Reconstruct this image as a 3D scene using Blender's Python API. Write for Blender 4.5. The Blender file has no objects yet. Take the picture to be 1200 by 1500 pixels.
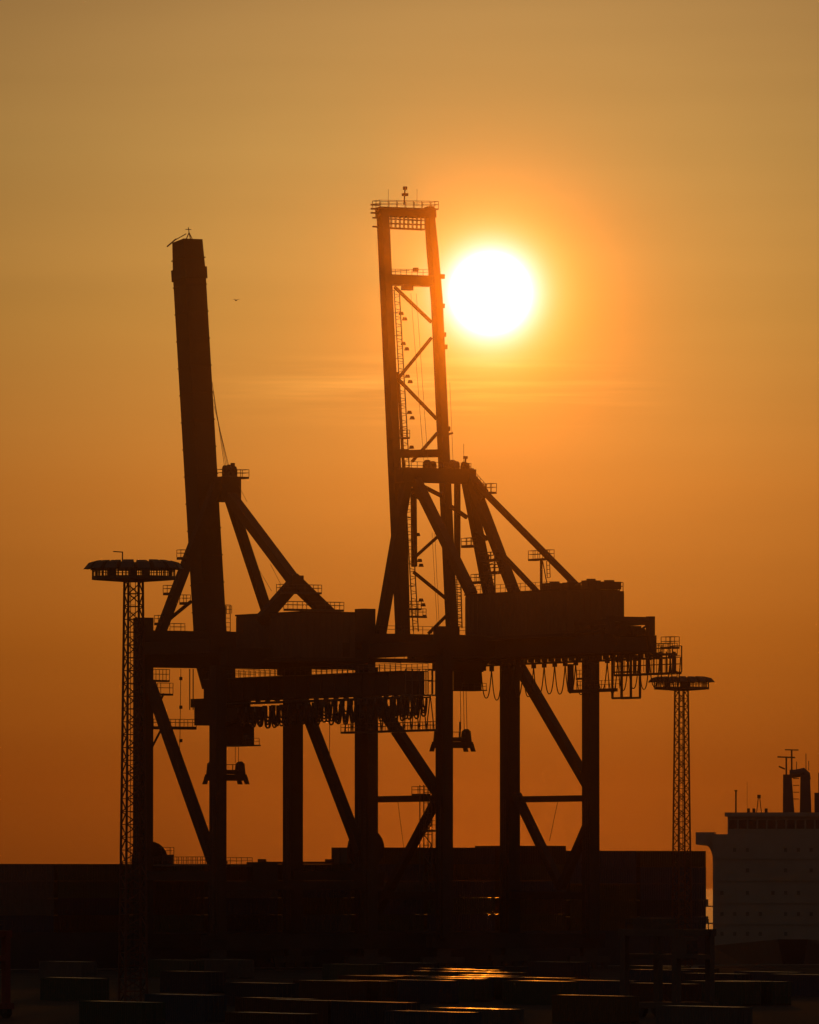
import bpy, math, random
from mathutils import Vector, Matrix

random.seed(7)
scene = bpy.context.scene
COL = scene.collection
R_ = math.radians

# ------------------------------------------------------------------ camera
K = 8.06e-5                 # radians per photograph pixel (1200 x 1500)
HORIZON = 1285.0            # photograph row of the horizon
CAM_H = 14.0
PITCH = math.atan((HORIZON - 750.0) * K)
cam_data = bpy.data.cameras.new("camera")
cam_data.sensor_fit = 'HORIZONTAL'
cam_data.sensor_width = 36.0
cam_data.lens = 36.0 / (1200 * K)
cam_data.clip_start = 1.0
cam_data.clip_end = 60000.0
cam = bpy.data.objects.new("camera", cam_data)
cam.location = (0, 0, CAM_H)
cam.rotation_euler = (math.pi / 2 + PITCH, 0, 0)
COL.objects.link(cam)
scene.camera = cam
CAM = Vector((0, 0, CAM_H))
CROT = Matrix.Rotation(math.pi / 2 + PITCH, 3, 'X')


def ray(px, py):
    return CROT @ Vector(((px - 600) * K, (750 - py) * K, -1.0))


# ------------------------------------------------------------------ world: hazy sunset sky
SUN = ray(719, 430).normalized()
world = bpy.data.worlds.new("World")
scene.world = world
world.use_nodes = True
wn, wl = world.node_tree.nodes, world.node_tree.links
wn.clear()


def N(t, **kw):
    n = wn.new(t)
    for k, v in kw.items():
        setattr(n, k, v)
    return n


def math_(op, a, b=None, c=None, clamp=False):
    n = N('ShaderNodeMath', operation=op, use_clamp=clamp)
    for i, v in enumerate((a, b, c)):
        if v is None:
            continue
        if isinstance(v, (int, float)):
            n.inputs[i].default_value = v
        else:
            wl.new(v, n.inputs[i])
    return n.outputs[0]


def ramp(fac, stops, interp='EASE'):
    n = N('ShaderNodeValToRGB')
    cr = n.color_ramp
    cr.interpolation = interp
    while len(cr.elements) < len(stops):
        cr.elements.new(0.5)
    for e, (p, c) in zip(cr.elements, stops):
        e.position = p
        e.color = (*c, 1) if len(c) == 3 else c
    wl.new(fac, n.inputs[0])
    return n.outputs[0]


def scale_col(col, fac):
    n = N('ShaderNodeVectorMath', operation='SCALE')
    if isinstance(col, tuple):
        n.inputs[0].default_value = col
    else:
        wl.new(col, n.inputs[0])
    if isinstance(fac, (int, float)):
        n.inputs['Scale'].default_value = fac
    else:
        wl.new(fac, n.inputs['Scale'])
    return n.outputs[0]


def add_col(a, b):
    n = N('ShaderNodeVectorMath', operation='ADD')
    wl.new(a, n.inputs[0])
    wl.new(b, n.inputs[1])
    return n.outputs[0]


tc = N('ShaderNodeTexCoord').outputs['Generated']
sub = N('ShaderNodeVectorMath', operation='SUBTRACT')
wl.new(tc, sub.inputs[0])
sub.inputs[1].default_value = SUN
ln = N('ShaderNodeVectorMath', operation='LENGTH')
wl.new(sub.outputs[0], ln.inputs[0])
dist = ln.outputs['Value']                     # ~ angle to the sun in radians
sep = N('ShaderNodeSeparateXYZ')
wl.new(tc, sep.inputs[0])
elev = sep.outputs['Z']

# colour of the air by height above the horizon (0 .. 0.104 is in the picture)
el = math_('POWER', math_('MAXIMUM', elev, 0.0), 0.5)      # sqrt spreads the low sky over the ramp
SQ = lambda v: math.sqrt(v)
air = ramp(el, [
    (0.0, (0.222, 0.0475, 0.0050)),
    (SQ(0.012), (0.340, 0.0760, 0.0062)),
    (SQ(0.028), (0.455, 0.1270, 0.0112)),
    (SQ(0.046), (0.600, 0.2030, 0.0270)),
    (SQ(0.066), (0.575, 0.2650, 0.0505)),
    (SQ(0.086), (0.525, 0.2780, 0.0710)),
    (SQ(0.106), (0.478, 0.255, 0.0780)),
    (SQ(0.25), (0.260, 0.165, 0.0800)),
    (1.0, (0.100, 0.098, 0.1000)),
], 'LINEAR')
# the sky dims away from the sun's quarter
dsq = math_('POWER', math_('MULTIPLY', dist, 0.5), 0.5)
fall = ramp(dsq, [
    (0.0, (0.88,) * 3), (SQ(0.008), (0.92,) * 3), (SQ(0.012), (0.95,) * 3), (SQ(0.016), (0.94,) * 3), (SQ(0.022), (0.85,) * 3), (SQ(0.032), (0.69,) * 3), (SQ(0.05), (0.52,) * 3),
    (SQ(0.12), (0.30,) * 3), (SQ(0.3), (0.14,) * 3), (SQ(0.6), (0.10,) * 3), (1.0, (0.085,) * 3),
], 'LINEAR')
sky = N('ShaderNodeVectorMath', operation='MULTIPLY')
wl.new(air, sky.inputs[0])
wl.new(fall, sky.inputs[1])
sky = sky.outputs[0]

# thin stratus streaks lying across the sky a little under the sun
mp = N('ShaderNodeMapping')
mp.inputs['Scale'].default_value = (34, 34, 760)
wl.new(tc, mp.inputs['Vector'])
nz = N('ShaderNodeTexNoise')
nz.inputs['Scale'].default_value = 1.0
nz.inputs['Detail'].default_value = 4.0
nz.inputs['Roughness'].default_value = 0.55
wl.new(mp.outputs[0], nz.inputs['Vector'])
mp2 = N('ShaderNodeMapping')
mp2.inputs['Scale'].default_value = (9, 9, 120)
mp2.inputs['Location'].default_value = (3.1, 0.4, 0.2)
wl.new(tc, mp2.inputs['Vector'])
nz2 = N('ShaderNodeTexNoise')
nz2.inputs['Scale'].default_value = 1.0
nz2.inputs['Detail'].default_value = 3.0
wl.new(mp2.outputs[0], nz2.inputs['Vector'])
band = math_('ABSOLUTE', math_('DIVIDE', math_('SUBTRACT', elev, 0.0574), 0.0050))
band = math_('SUBTRACT', 1.0, band, clamp=True)
streak = math_('MULTIPLY', math_('SUBTRACT', nz.outputs[0], 0.44), 3.2, clamp=True)
azm = math_('ABSOLUTE', math_('DIVIDE', math_('SUBTRACT', sep.outputs['X'], 0.0035), 0.030))
azm = math_('SUBTRACT', 1.0, azm, clamp=True)
amt = math_('MULTIPLY', math_('MULTIPLY', math_('MULTIPLY', band, streak), azm), 0.85)
amt = math_('ADD', amt, math_('MULTIPLY', math_('SUBTRACT', nz2.outputs[0], 0.5), 0.22))
amt = math_('ADD', amt, 1.0)
sky = scale_col(sky, amt)

# aureole and disc of the sun
h1 = math_('EXPONENT', math_('DIVIDE', dist, -0.0020))
h2 = math_('EXPONENT', math_('DIVIDE', dist, -0.0150))
hb = math_('MINIMUM', math_('MULTIPLY', math_('EXPONENT', math_('DIVIDE', dist, -0.0013)), 42.0), 3.5)
halo = add_col(scale_col((9.0, 8.0, 0.4), h1), scale_col((0.03, 0.105, 0.034), h2))
halo = add_col(halo, scale_col((0.0, 0.0, 1.0), hb))
sky = add_col(sky, scale_col(halo, amt))
# the darkening east: cool dusk light from the sky behind the camera
east = N('ShaderNodeMapRange', interpolation_type='SMOOTHSTEP')
east.inputs['From Min'].default_value = 0.25
east.inputs['From Max'].default_value = 1.5
wl.new(dist, east.inputs['Value'])
sky = add_col(sky, scale_col((0.028, 0.028, 0.027), east.outputs[0]))
bg = N('ShaderNodeBackground')
wl.new(sky, bg.inputs['Color'])
bg.inputs['Strength'].default_value = 1.0
wl.new(bg.outputs[0], N('ShaderNodeOutputWorld').inputs['Surface'])
world.cycles.sampling_method = 'NONE'      # smooth sky: found well enough by the bounced rays, less grain in the haze

# ------------------------------------------------------------------ sun lamp (a low, much weakened sunset sun)
sd = bpy.data.lights.new("sun", 'SUN')
sd.energy = 0.035
sd.angle = R_(0.53)
sd.color = (1.0, 0.25, 0.010)
sun = bpy.data.objects.new("sun", sd)
sun.rotation_euler = SUN.to_track_quat('Z', 'Y').to_euler()
sun.location = (0, 600, 300)
COL.objects.link(sun)

scene.view_settings.view_transform = 'Standard'
scene.view_settings.look = 'None'
scene.view_settings.exposure = 0.0
scene.view_settings.gamma = 1.0
scene.view_settings.use_curve_mapping = False
scene.render.engine = 'CYCLES'
scene.cycles.use_denoising = True
scene.cycles.max_bounces = 6
scene.cycles.volume_bounces = 1
scene.render.filter_size = 1.9


# ------------------------------------------------------------------ materials
def mat(name, col, rough=0.55, metal=0.0, var=0.25, scale=0.6, spec=0.5, bump=0.0, rvar=0.0):
    m = bpy.data.materials.new(name)
    m.use_nodes = True
    nt = m.node_tree
    p = nt.nodes['Principled BSDF']
    p.inputs['Metallic'].default_value = metal
    p.inputs['Specular IOR Level'].default_value = spec
    t = nt.nodes.new('ShaderNodeTexCoord')
    n = nt.nodes.new('ShaderNodeTexNoise')
    n.inputs['Scale'].default_value = scale
    n.inputs['Detail'].default_value = 6
    n.inputs['Roughness'].default_value = 0.65
    nt.links.new(t.outputs['Object'], n.inputs['Vector'])
    r = nt.nodes.new('ShaderNodeValToRGB')
    r.color_ramp.elements[0].position = 0.3
    r.color_ramp.elements[1].position = 0.7
    r.color_ramp.elements[0].color = (*[c * (1 - var) for c in col], 1)
    r.color_ramp.elements[1].color = (*[min(1, c * (1 + var)) for c in col], 1)
    nt.links.new(n.outputs['Fac'], r.inputs[0])
    nt.links.new(r.outputs[0], p.inputs['Base Color'])
    mr = nt.nodes.new('ShaderNodeMapRange')
    mr.inputs['From Min'].default_value = 0.3
    mr.inputs['From Max'].default_value = 0.7
    mr.inputs['To Min'].default_value = max(0.03, rough - rvar)
    mr.inputs['To Max'].default_value = min(1, rough + rvar)
    nt.links.new(n.outputs['Fac'], mr.inputs['Value'])
    nt.links.new(mr.outputs[0], p.inputs['Roughness'])
    if bump:
        b = nt.nodes.new('ShaderNodeBump')
        b.inputs['Strength'].default_value = bump
        b.inputs['Distance'].default_value = 0.05
        nt.links.new(n.outputs['Fac'], b.inputs['Height'])
        nt.links.new(b.outputs[0], p.inputs['Normal'])
    return m


M = {
    'crane': mat('crane_paint', (0.035, 0.035, 0.036), 0.85, spec=0.15, var=0.2, scale=0.2, rvar=0.1),
    'crane2': mat('crane_paint_blue', (0.030, 0.034, 0.040), 0.85, spec=0.15, var=0.2, scale=0.2, rvar=0.1),
    'house': mat('house_cladding', (0.060, 0.056, 0.052), 0.85, spec=0.15, var=0.12, scale=0.3, rvar=0.1),
    'steel': mat('galvanised_steel', (0.05, 0.05, 0.05), 0.6, 0.2, var=0.2, scale=1.5),
    'rope': mat('wire_rope', (0.07, 0.065, 0.06), 0.6, 0.3),
    'rubber': mat('black_rubber', (0.02, 0.02, 0.02), 0.75),
    'lamp': mat('lamp_housing', (0.04, 0.04, 0.04), 0.6),
    'mast': mat('mast_steel', (0.10, 0.035, 0.02), 0.7, 0.1, var=0.2, scale=1.5),
    'asphalt': mat('yard_asphalt', (0.032, 0.031, 0.030), 0.9, var=0.4, scale=0.05, spec=0.06, rvar=0.1),
    'quay': mat('quay_concrete', (0.22, 0.21, 0.19), 0.9, var=0.2, scale=0.2, spec=0.2),
    'hull': mat('hull_paint', (0.03, 0.035, 0.05), 0.6, var=0.3, scale=0.1),
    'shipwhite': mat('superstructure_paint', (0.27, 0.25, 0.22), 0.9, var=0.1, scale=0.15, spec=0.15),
    'glass': mat('window_glass', (0.015, 0.018, 0.02), 0.15),
    'port': mat('porthole_glass', (0.10, 0.10, 0.10), 0.6),
    'redpaint': mat('red_carrier_paint', (0.13, 0.008, 0.006), 0.5, var=0.2),
    'darkpaint': mat('dark_carrier_paint', (0.05, 0.04, 0.035), 0.55, var=0.2),
    'roof': mat('container_roof', (0.14, 0.12, 0.11), 0.30, 0.0, var=0.3, scale=1.1, spec=0.6, rvar=0.17, bump=0.25),
    'bird': mat('bird_feathers', (0.10, 0.10, 0.10), 0.8),
}
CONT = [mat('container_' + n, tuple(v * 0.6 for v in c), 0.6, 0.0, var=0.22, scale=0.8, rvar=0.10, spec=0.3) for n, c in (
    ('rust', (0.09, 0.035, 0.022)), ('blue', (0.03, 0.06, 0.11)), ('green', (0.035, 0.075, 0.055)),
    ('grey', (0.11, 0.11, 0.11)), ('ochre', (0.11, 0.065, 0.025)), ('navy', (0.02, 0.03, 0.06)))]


# ------------------------------------------------------------------ mesh builder
class MB:
    def __init__(s):
        s.v, s.f = [], []

    def hexa(s, pts):
        i = len(s.v)
        s.v += [Vector(p) for p in pts]
        for q in ((0, 3, 2, 1), (4, 5, 6, 7), (0, 1, 5, 4), (1, 2, 6, 5), (2, 3, 7, 6), (3, 0, 4, 7)):
            s.f.append(tuple(i + j for j in q))
        return s

    def box(s, x0, x1, y0, y1, z0, z1):
        return s.hexa([(x0, y0, z0), (x1, y0, z0), (x1, y1, z0), (x0, y1, z0),
                       (x0, y0, z1), (x1, y0, z1), (x1, y1, z1), (x0, y1, z1)])

    def beam(s, p0, p1, w, h=None, side=None, w1=None, h1=None):
        """box from p0 to p1; w along the side vector, h along the other"""
        h = w if h is None else h
        w1 = w if w1 is None else w1
        h1 = h if h1 is None else h1
        p0, p1 = Vector(p0), Vector(p1)
        d = (p1 - p0)
        if d.length < 1e-6:
            return s
        d.normalize()
        if side is None:
            side = Vector((0, 0, 1)).cross(d)
            if side.length < 0.05:
                side = Vector((1, 0, 0))
        side = Vector(side)
        side = (side - d * side.dot(d)).normalized()
        up = d.cross(side)
        a, b = side * w / 2, up * h / 2
        c, e = side * w1 / 2, up * h1 / 2
        return s.hexa([p0 - a - b, p0 + a - b, p0 + a + b, p0 - a + b,
                       p1 - c - e, p1 + c - e, p1 + c + e, p1 - c + e])

    def tube(s, pts, r, n=6, closed_ends=True):
        pts = [Vector(p) for p in pts]
        base = len(s.v)
        prev = None
        for k, p in enumerate(pts):
            t = (pts[min(k + 1, len(pts) - 1)] - pts[max(k - 1, 0)]).normalized()
            if prev is None:
                u = t.orthogonal().normalized()
            else:
                u = (prev - t * prev.dot(t)).normalized()
            prev = u
            w = t.cross(u)
            rr = r[k] if isinstance(r, (list, tuple)) else r
            for j in range(n):
                an = 2 * math.pi * j / n
                s.v.append(p + (u * math.cos(an) + w * math.sin(an)) * rr)
        for k in range(len(pts) - 1):
            for j in range(n):
                a, b = base + k * n + j, base + k * n + (j + 1) % n
                s.f.append((a, b, b + n, a + n))
        if closed_ends:
            s.f.append(tuple(base + j for j in reversed(range(n))))
            s.f.append(tuple(base + (len(pts) - 1) * n + j for j in range(n)))
        return s

    def prism(s, poly, d):
        """closed polygon (3-D points) extruded by vector d"""
        i, n = len(s.v), len(poly)
        poly = [Vector(p) for p in poly]
        d = Vector(d)
        s.v += poly + [p + d for p in poly]
        s.f.append(tuple(i + j for j in reversed(range(n))))
        s.f.append(tuple(i + n + j for j in range(n)))
        for j in range(n):
            s.f.append((i + j, i + (j + 1) % n, i + n + (j + 1) % n, i + n + j))
        return s

    def rail(s, pts, h=1.1, step=1.5, t=0.07):
        """guard rail along a polyline of floor points"""
        pts = [Vector(p) for p in pts]
        up = Vector((0, 0, 1))
        for a, b in zip(pts, pts[1:]):
            for hh in (h, h * 0.55):
                s.beam(a + up * hh, b + up * hh, t, t)
            n = max(1, round((b - a).length / step))
            for k in range(n + 1):
                p = a.lerp(b, k / n)
                s.beam(p, p + up * h, t, t)
        return s

    def mesh(s, name):
        me = bpy.data.meshes.new(name)
        me.from_pydata([tuple(v) for v in s.v], [], s.f)
        me.update()
        return me

    def build(s, name, m, parent=None):
        o = bpy.data.objects.new(name, s.mesh(name))
        COL.objects.link(o)
        o.data.materials.append(m)
        o.parent = parent
        return o


def empty(name, loc, rz=0.0):
    o = bpy.data.objects.new(name, None)
    o.empty_display_size = 1
    o.location = loc
    o.rotation_euler = (0, 0, rz)
    COL.objects.link(o)
    return o


def tag(o, label=None, cat=None, group=None, kind=None):
    if label: o['label'] = label
    if cat: o['category'] = cat
    if group: o['group'] = group
    if kind: o['kind'] = kind
    return o


def copy_tree(o, parent=None):
    c = o.copy()
    COL.objects.link(c)
    c.parent = parent
    for ch in [x for x in o.children]:
        copy_tree(ch, c)
    return c


# ------------------------------------------------------------------ quay frame: x along the rails, y out to the water
TH = R_(30.0)
RA = Vector((math.cos(TH), math.sin(TH), 0))       # along the rails
WA = Vector((-math.sin(TH), math.cos(TH), 0))      # out to the water
ORG = Vector((-29.1, 1290.0, 0))                   # first crane, middle of its waterside rail
GAUGE = 23.6


def W(r, a, z, org=ORG):
    """rail coordinate r, landward distance a, height z -> world"""
    return org + RA * r - WA * a + Vector((0, 0, z))


def hit(px, py, point, normal):
    d = ray(px, py)
    t = (point - CAM).dot(normal) / d.dot(normal)
    return CAM + d * t


class Frame:
    """pixel -> local point of a thing that stands at org with the quay's rotation"""
    def __init__(s, org, th=TH):
        s.org, s.th = org, th
        s.ra = Vector((math.cos(th), math.sin(th), 0))
        s.wa = Vector((-math.sin(th), math.cos(th), 0))

    def loc(s, p):
        q = p - s.org
        return Vector((q.dot(s.ra), q.dot(s.wa), q.z))

    def A(s, px, py, a):            # on the vertical plane a metres landward
        return s.loc(hit(px, py, s.org - s.wa * a, s.wa))

    def R(s, px, py, r):            # on the vertical plane at rail coordinate r
        return s.loc(hit(px, py, s.org + s.ra * r, s.ra))

    def PL(s, px, py, p, n):        # on any local plane
        n = s.ra * n[0] + s.wa * n[1] + Vector((0, 0, n[2]))
        p = s.org + s.ra * p[0] + s.wa * p[1] + Vector((0, 0, p[2]))
        return s.loc(hit(px, py, p, n))


# ------------------------------------------------------------------ ground, quay wall, water
g = MB()
corner = [W(-700, 3.999 - 8, 0), W(900, -4, 0)]
far_l, far_r = W(-1500, -4, 0), W(2500, -4, 0)
near_r, near_l = Vector((2400, -300, 0)), Vector((-1600, -300, 0))
g.v = [near_l, near_r, far_r, far_l]
g.f = [(0, 1, 2, 3)]
tag(g.build('ground', M['asphalt']), kind='structure')
q = MB().hexa([W(-1500, -4.0, -6), W(2500, -4.0, -6), W(2500, -5.2, -6), W(-1500, -5.2, -6),
               W(-1500, -4.0, 0.15), W(2500, -4.0, 0.15), W(2500, -5.2, 0.15), W(-1500, -5.2, 0.15)])
tag(q.build('quay_edge', M['quay']), kind='structure')

wm = bpy.data.materials.new('harbour_water')
wm.use_nodes = True
p = wm.node_tree.nodes['Principled BSDF']
p.inputs['Base Color'].default_value = (0.01, 0.014, 0.016, 1)
p.inputs['Roughness'].default_value = 0.12
p.inputs['IOR'].default_value = 1.33
wt = wm.node_tree.nodes.new('ShaderNodeTexNoise')
wt.inputs['Scale'].default_value = 0.4
wt.inputs['Detail'].default_value = 4
wtc = wm.node_tree.nodes.new('ShaderNodeTexCoord')
wm.node_tree.links.new(wtc.outputs['Object'], wt.inputs['Vector'])
wb = wm.node_tree.nodes.new('ShaderNodeBump')
wb.inputs['Strength'].default_value = 0.25
wb.inputs['Distance'].default_value = 0.3
wm.node_tree.links.new(wt.outputs['Fac'], wb.inputs['Height'])
wm.node_tree.links.new(wb.outputs[0], p.inputs['Normal'])
w_ = MB()
w_.v = [W(-1500, -5.1, -3), W(2500, -5.1, -3), Vector((3500, 12000, -3)), Vector((-3500, 12000, -3))]
w_.f = [(0, 1, 2, 3)]
tag(w_.build('water', wm), kind='structure')

# lane lines painted on the yard, square to the quay
paint = mat('lane_paint', (0.35, 0.34, 0.30), 0.8, var=0.5, scale=1.5, spec=0.1)
for k in range(-22, 30, 4):
    mb = MB()
    mb.v = [W(k * 3.9 + 1.9, 60, 0.004), W(k * 3.9 + 2.05, 60, 0.004), W(k * 3.9 + 2.05, 560, 0.004), W(k * 3.9 + 1.9, 560, 0.004)]
    mb.f = [(3, 2, 1, 0)]
    tag(mb.build('lane_marking', paint), kind='structure')

# crane rails let into the yard
for a in (0.0, GAUGE):
    mb = MB()
    b0, b1 = W(-300, a, 0.05), W(500, a, 0.05)
    mb.beam(b0, b1, 0.12, 0.1)
    tag(mb.build('crane_rail', M['steel']), kind='structure')


# ------------------------------------------------------------------ cranes
def bogie(parent, r, a, m):
    mb = MB()
    mb.box(r - 3.6, r + 3.6, -a - 0.45, -a + 0.45, 1.0, 1.9)
    mb.box(r - 1.2, r + 1.2, -a - 0.55, -a + 0.55, 1.9, 3.2)
    o = mb.build('bogie', m, parent)
    for k in (-2.8, -1.0, 1.0, 2.8):
        c = Vector((r + k, -a, 0.62))
        MB().tube([c + Vector((0, -0.16, 0)), c + Vector((0, 0.16, 0))], 0.5, 12).build('wheel', M['steel'], o)


def walkway(parent, p0, p1, depth, name='walkway', thick=0.3, sides=(1, 1), h=1.1, m=None):
    """a plank deck from p0 to p1 (its middle line) with guard rails along both edges"""
    p0, p1 = Vector(p0), Vector(p1)
    d = (p1 - p0).normalized()
    s_ = Vector((0, 0, 1)).cross(d).normalized()
    o = MB().beam(p0 - Vector((0, 0, thick / 2)), p1 - Vector((0, 0, thick / 2)), depth, thick, side=s_).build(name, m or M['steel'], parent)
    e = depth / 2 - 0.05
    mb = MB()
    loop = [p0 - s_ * e, p1 - s_ * e, p1 + s_ * e, p0 + s_ * e, p0 - s_ * e]
    mb.rail(loop, h)
    mb.build('railing', M['steel'], o)
    return o


def ladder(mb, p0, p1, w, side, t=0.07, step=0.6):
    p0, p1 = Vector(p0), Vector(p1)
    side = Vector(side).normalized() * w / 2
    mb.beam(p0 - side, p1 - side, t, t)
    mb.beam(p0 + side, p1 + side, t, t)
    n = int((p1 - p0).length / step)
    for k in range(n + 1):
        q = p0.lerp(p1, k / max(1, n))
        mb.beam(q - side, q + side, t * 0.8, t * 0.8, side=(0, 0, 1))


def festoon(parent, x0, y0, n, dx, slope, fr, r, sag, spread, rad=0.085, power=2.6):
    """hanging cable loops on small carriers, running along the girder at rail coordinate r"""
    for k in range(n):
        px = x0 + dx * k
        py = y0 + slope * dx * k
        p0, p1 = fr.R(px, py, r), fr.R(px + dx * spread, py + slope * dx * spread, r)
        carrier = MB().box(p0.x - 0.25, p0.x + 0.25, p0.y - 0.3, p0.y + 0.3, p0.z - 0.7, p0.z + 0.15).build('festoon_carrier', M['lamp'], parent)
        s2 = sag * (random.uniform(0.80, 1.08) if power == 2 else random.uniform(0.93, 1.06))
        pts = []
        for i in range(13):
            t = i / 12
            q = p0.lerp(p1, t)
            u = 2 * t - 1
            q.z -= 0.6 + s2 * (1 - abs(u) ** (4.0 if power == 2 else power))
            pts.append(q)
        MB().tube(pts, rad, 6).build('festoon_cable', M['rubber'], carrier)
        if power == 2:
            for sc_ in (random.uniform(0.62, 0.8), random.uniform(0.8, 0.97), 1.04):
                MB().tube([Vector((q.x + 0.3 * (1 - sc_), q.y, p0.z + (q.z - p0.z) * sc_)) for q in [p0.lerp(p1, 0.5).lerp(w_q, 0.8) for w_q in pts]], rad, 5).build('festoon_cable', M['rubber'], carrier)


def spreader(parent, c, m, w=6.2, rot=0.0):
    """head block and container spreader; c = middle of its underside"""
    x, y, z = c
    o = MB().box(x - 2.3, x + 2.3, y - 0.6, y + 0.6, z + 1.55, z + 2.2).build('head_block', m, parent)
    for sx in (-1, 1):
        MB().hexa([(x + sx * 2.45 - 0.6, y - 0.7, z + 1.5), (x + sx * 2.45 + 0.6, y - 0.7, z + 1.5), (x + sx * 2.45 + 0.6, y + 0.7, z + 1.5), (x + sx * 2.45 - 0.6, y + 0.7, z + 1.5),
                   (x + sx * 2.45 - 0.45, y - 0.6, z + 3.2), (x + sx * 2.45 + 0.45, y - 0.6, z + 3.2), (x + sx * 2.45 + 0.45, y + 0.6, z + 3.2), (x + sx * 2.45 - 0.45, y + 0.6, z + 3.2)]).build('sheave_housing', m, o)
        MB().tube([(x + sx * 2.45, y - 0.35, z + 3.0), (x + sx * 2.45, y + 0.35, z + 3.0)], 0.5, 14).build('sheave', M['steel'], o)
    mb = MB()
    for sx in (-1, 1):
        mb.beam((x + sx * 0.9, y - 0.5, z + 2.2), (x + sx * 0.9, y - 0.5, z + 3.0), 0.1, 0.1)
    mb.beam((x - 2.0, y - 0.5, z + 3.0), (x + 2.0, y - 0.5, z + 3.0), 0.1, 0.1)
    mb.build('guard_rail', M['steel'], o)
    sp_ = MB().box(x - 3.0, x + 3.0, y - 1.2, y + 1.2, z + 0.55, z + 1.5).build('spreader', m, parent)
    for sx in (-1, 1):
        for sy in (-1, 1):
            MB().hexa([(x + sx * 2.75, y + sy * 1.1 - 0.2, z), (x + sx * 3.4, y + sy * 1.1 - 0.2, z), (x + sx * 3.4, y + sy * 1.1 + 0.2, z), (x + sx * 2.75, y + sy * 1.1 + 0.2, z),
                       (x + sx * 2.4, y + sy * 1.1 - 0.2, z + 1.2), (x + sx * 3.02, y + sy * 1.1 - 0.2, z + 1.2), (x + sx * 3.02, y + sy * 1.1 + 0.2, z + 1.2), (x + sx * 2.4, y + sy * 1.1 + 0.2, z + 1.2)]).build('flipper', m, sp_)


def cable_reel(parent, c, rad, m):
    x, y, z = c
    mb = MB()
    mb.tube([(x, y - 0.35, z), (x, y - 0.3, z), (x, y + 0.3, z), (x, y + 0.35, z)], [rad, rad, rad, rad], 22)
    o = mb.build('cable_reel', m, parent)
    MB().tube([(x, y - 0.6, z), (x, y + 0.6, z)], 0.4, 12).build('hub', M['steel'], o)


def floodlight(parent, c, s_=0.7):
    x, y, z = c
    MB().hexa([(x - s_ / 2, y - s_ / 2, z - s_ * 0.4), (x + s_ / 2, y - s_ / 2, z - s_ * 0.4), (x + s_ / 2, y + s_ / 2, z - s_ * 0.4), (x - s_ / 2, y + s_ / 2, z - s_ * 0.4),
               (x - s_ / 3, y - s_ / 3, z + s_ * 0.4), (x + s_ / 3, y - s_ / 3, z + s_ * 0.4), (x + s_ / 3, y + s_ / 3, z + s_ * 0.4), (x - s_ / 3, y + s_ / 3, z + s_ * 0.4)]).build('floodlight', M['lamp'], parent)


def portal(c, fr, m, HR, legs):
    """legs: list of (r, a, x_top_px, y_top_px, w_r, w_a)"""
    for r, a, zt, wr, wa in legs:
        o = MB().beam((r, -a, 4.6), (r, -a, zt), wr, wa, side=(1, 0, 0), w1=wr, h1=wa).build('leg', m, c)
        MB().box(r - wr / 2 - 0.12, r + wr / 2 + 0.12, -a - wa / 2 - 0.12, -a + wa / 2 + 0.12, 16.0, 16.35).build('flange', m, o)
        mb = MB()
        ladder(mb, (r - wr / 2 - 0.25, -a - 0.6, 6), (r - wr / 2 - 0.25, -a - 0.6, 26), 0.5, (0, 1, 0), 0.06)
        mb.build('ladder', M['steel'], o)
    for a in (0, GAUGE):
        MB().box(-HR - 2.4, HR + 2.4, -a - 0.9, -a + 0.9, 3.2, 5.4).build('sill_beam', m, c)
        for r in (-HR, HR):
            bogie(c, r, a, M['steel'])


EX = Vector((1, 0, 0))

# ---- first crane: single box boom
F1 = Frame(ORG)
c1 = empty('quay_crane', ORG, TH)
tag(c1, 'container crane with one solid box boom raised upright, beside the taller floodlight mast', 'crane', 'ship-to-shore cranes on the quay')
m1 = M['crane']
HR1 = 13.0
zt = F1.A(210, 905, 0).z
zc = F1.A(318, 975, GAUGE).z
portal(c1, F1, m1, HR1, [(-HR1, 0, zt, 2.1, 2.6), (HR1, 0, zt, 2.1, 2.6), (-HR1, GAUGE, zc, 1.75, 2.2), (HR1, GAUGE, zc, 1.75, 2.2)])
za, zb = F1.A(300, 925, 0).z, F1.A(300, 962, 0).z
MB().box(-HR1 + 1.06, HR1 - 1.06, -1.0, 1.0, zb, za).build('cross_beam', m1, c1)
zl = F1.A(300, 979, 0).z
MB().box(-HR1 + 1.06, HR1 - 1.06, -0.7, 0.7, zl, zb).build('hanger_beam', m1, c1)
zh0 = F1.A(430, 972, GAUGE).z
MB().box(-HR1 + 0.9, HR1 - 0.9, -GAUGE - 1.0, -GAUGE + 1.0, zh0 - 0.8, zh0 + 2.2).build('cross_beam', m1, c1)
for r in (-HR1, HR1):
    MB().box(r - 0.7, r + 0.7, -GAUGE + 1.1, -1.3, zb + 0.1, zb + 2.0).build('side_beam', m1, c1)
# braces of the side frames
p0, p1 = F1.R(219, 1000, -HR1), F1.R(312, 1262, -HR1)
MB().beam(p0, p1, 1.3, 1.5, side=EX).build('brace', m1, c1)
p0, p1 = F1.R(441, 1020, HR1), F1.R(529, 1250, HR1)
MB().beam(p0, p1, 1.3, 1.5, side=EX).build('brace', m1, c1)
for r, y_ in ((-HR1, 1276), (HR1, 1276)):
    z = F1.R(318, y_, r).z
    MB().box(r - 0.6, r + 0.6, -GAUGE + 1.1, -1.3, z - 1.4, z).build('portal_tie', m1, c1)
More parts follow.
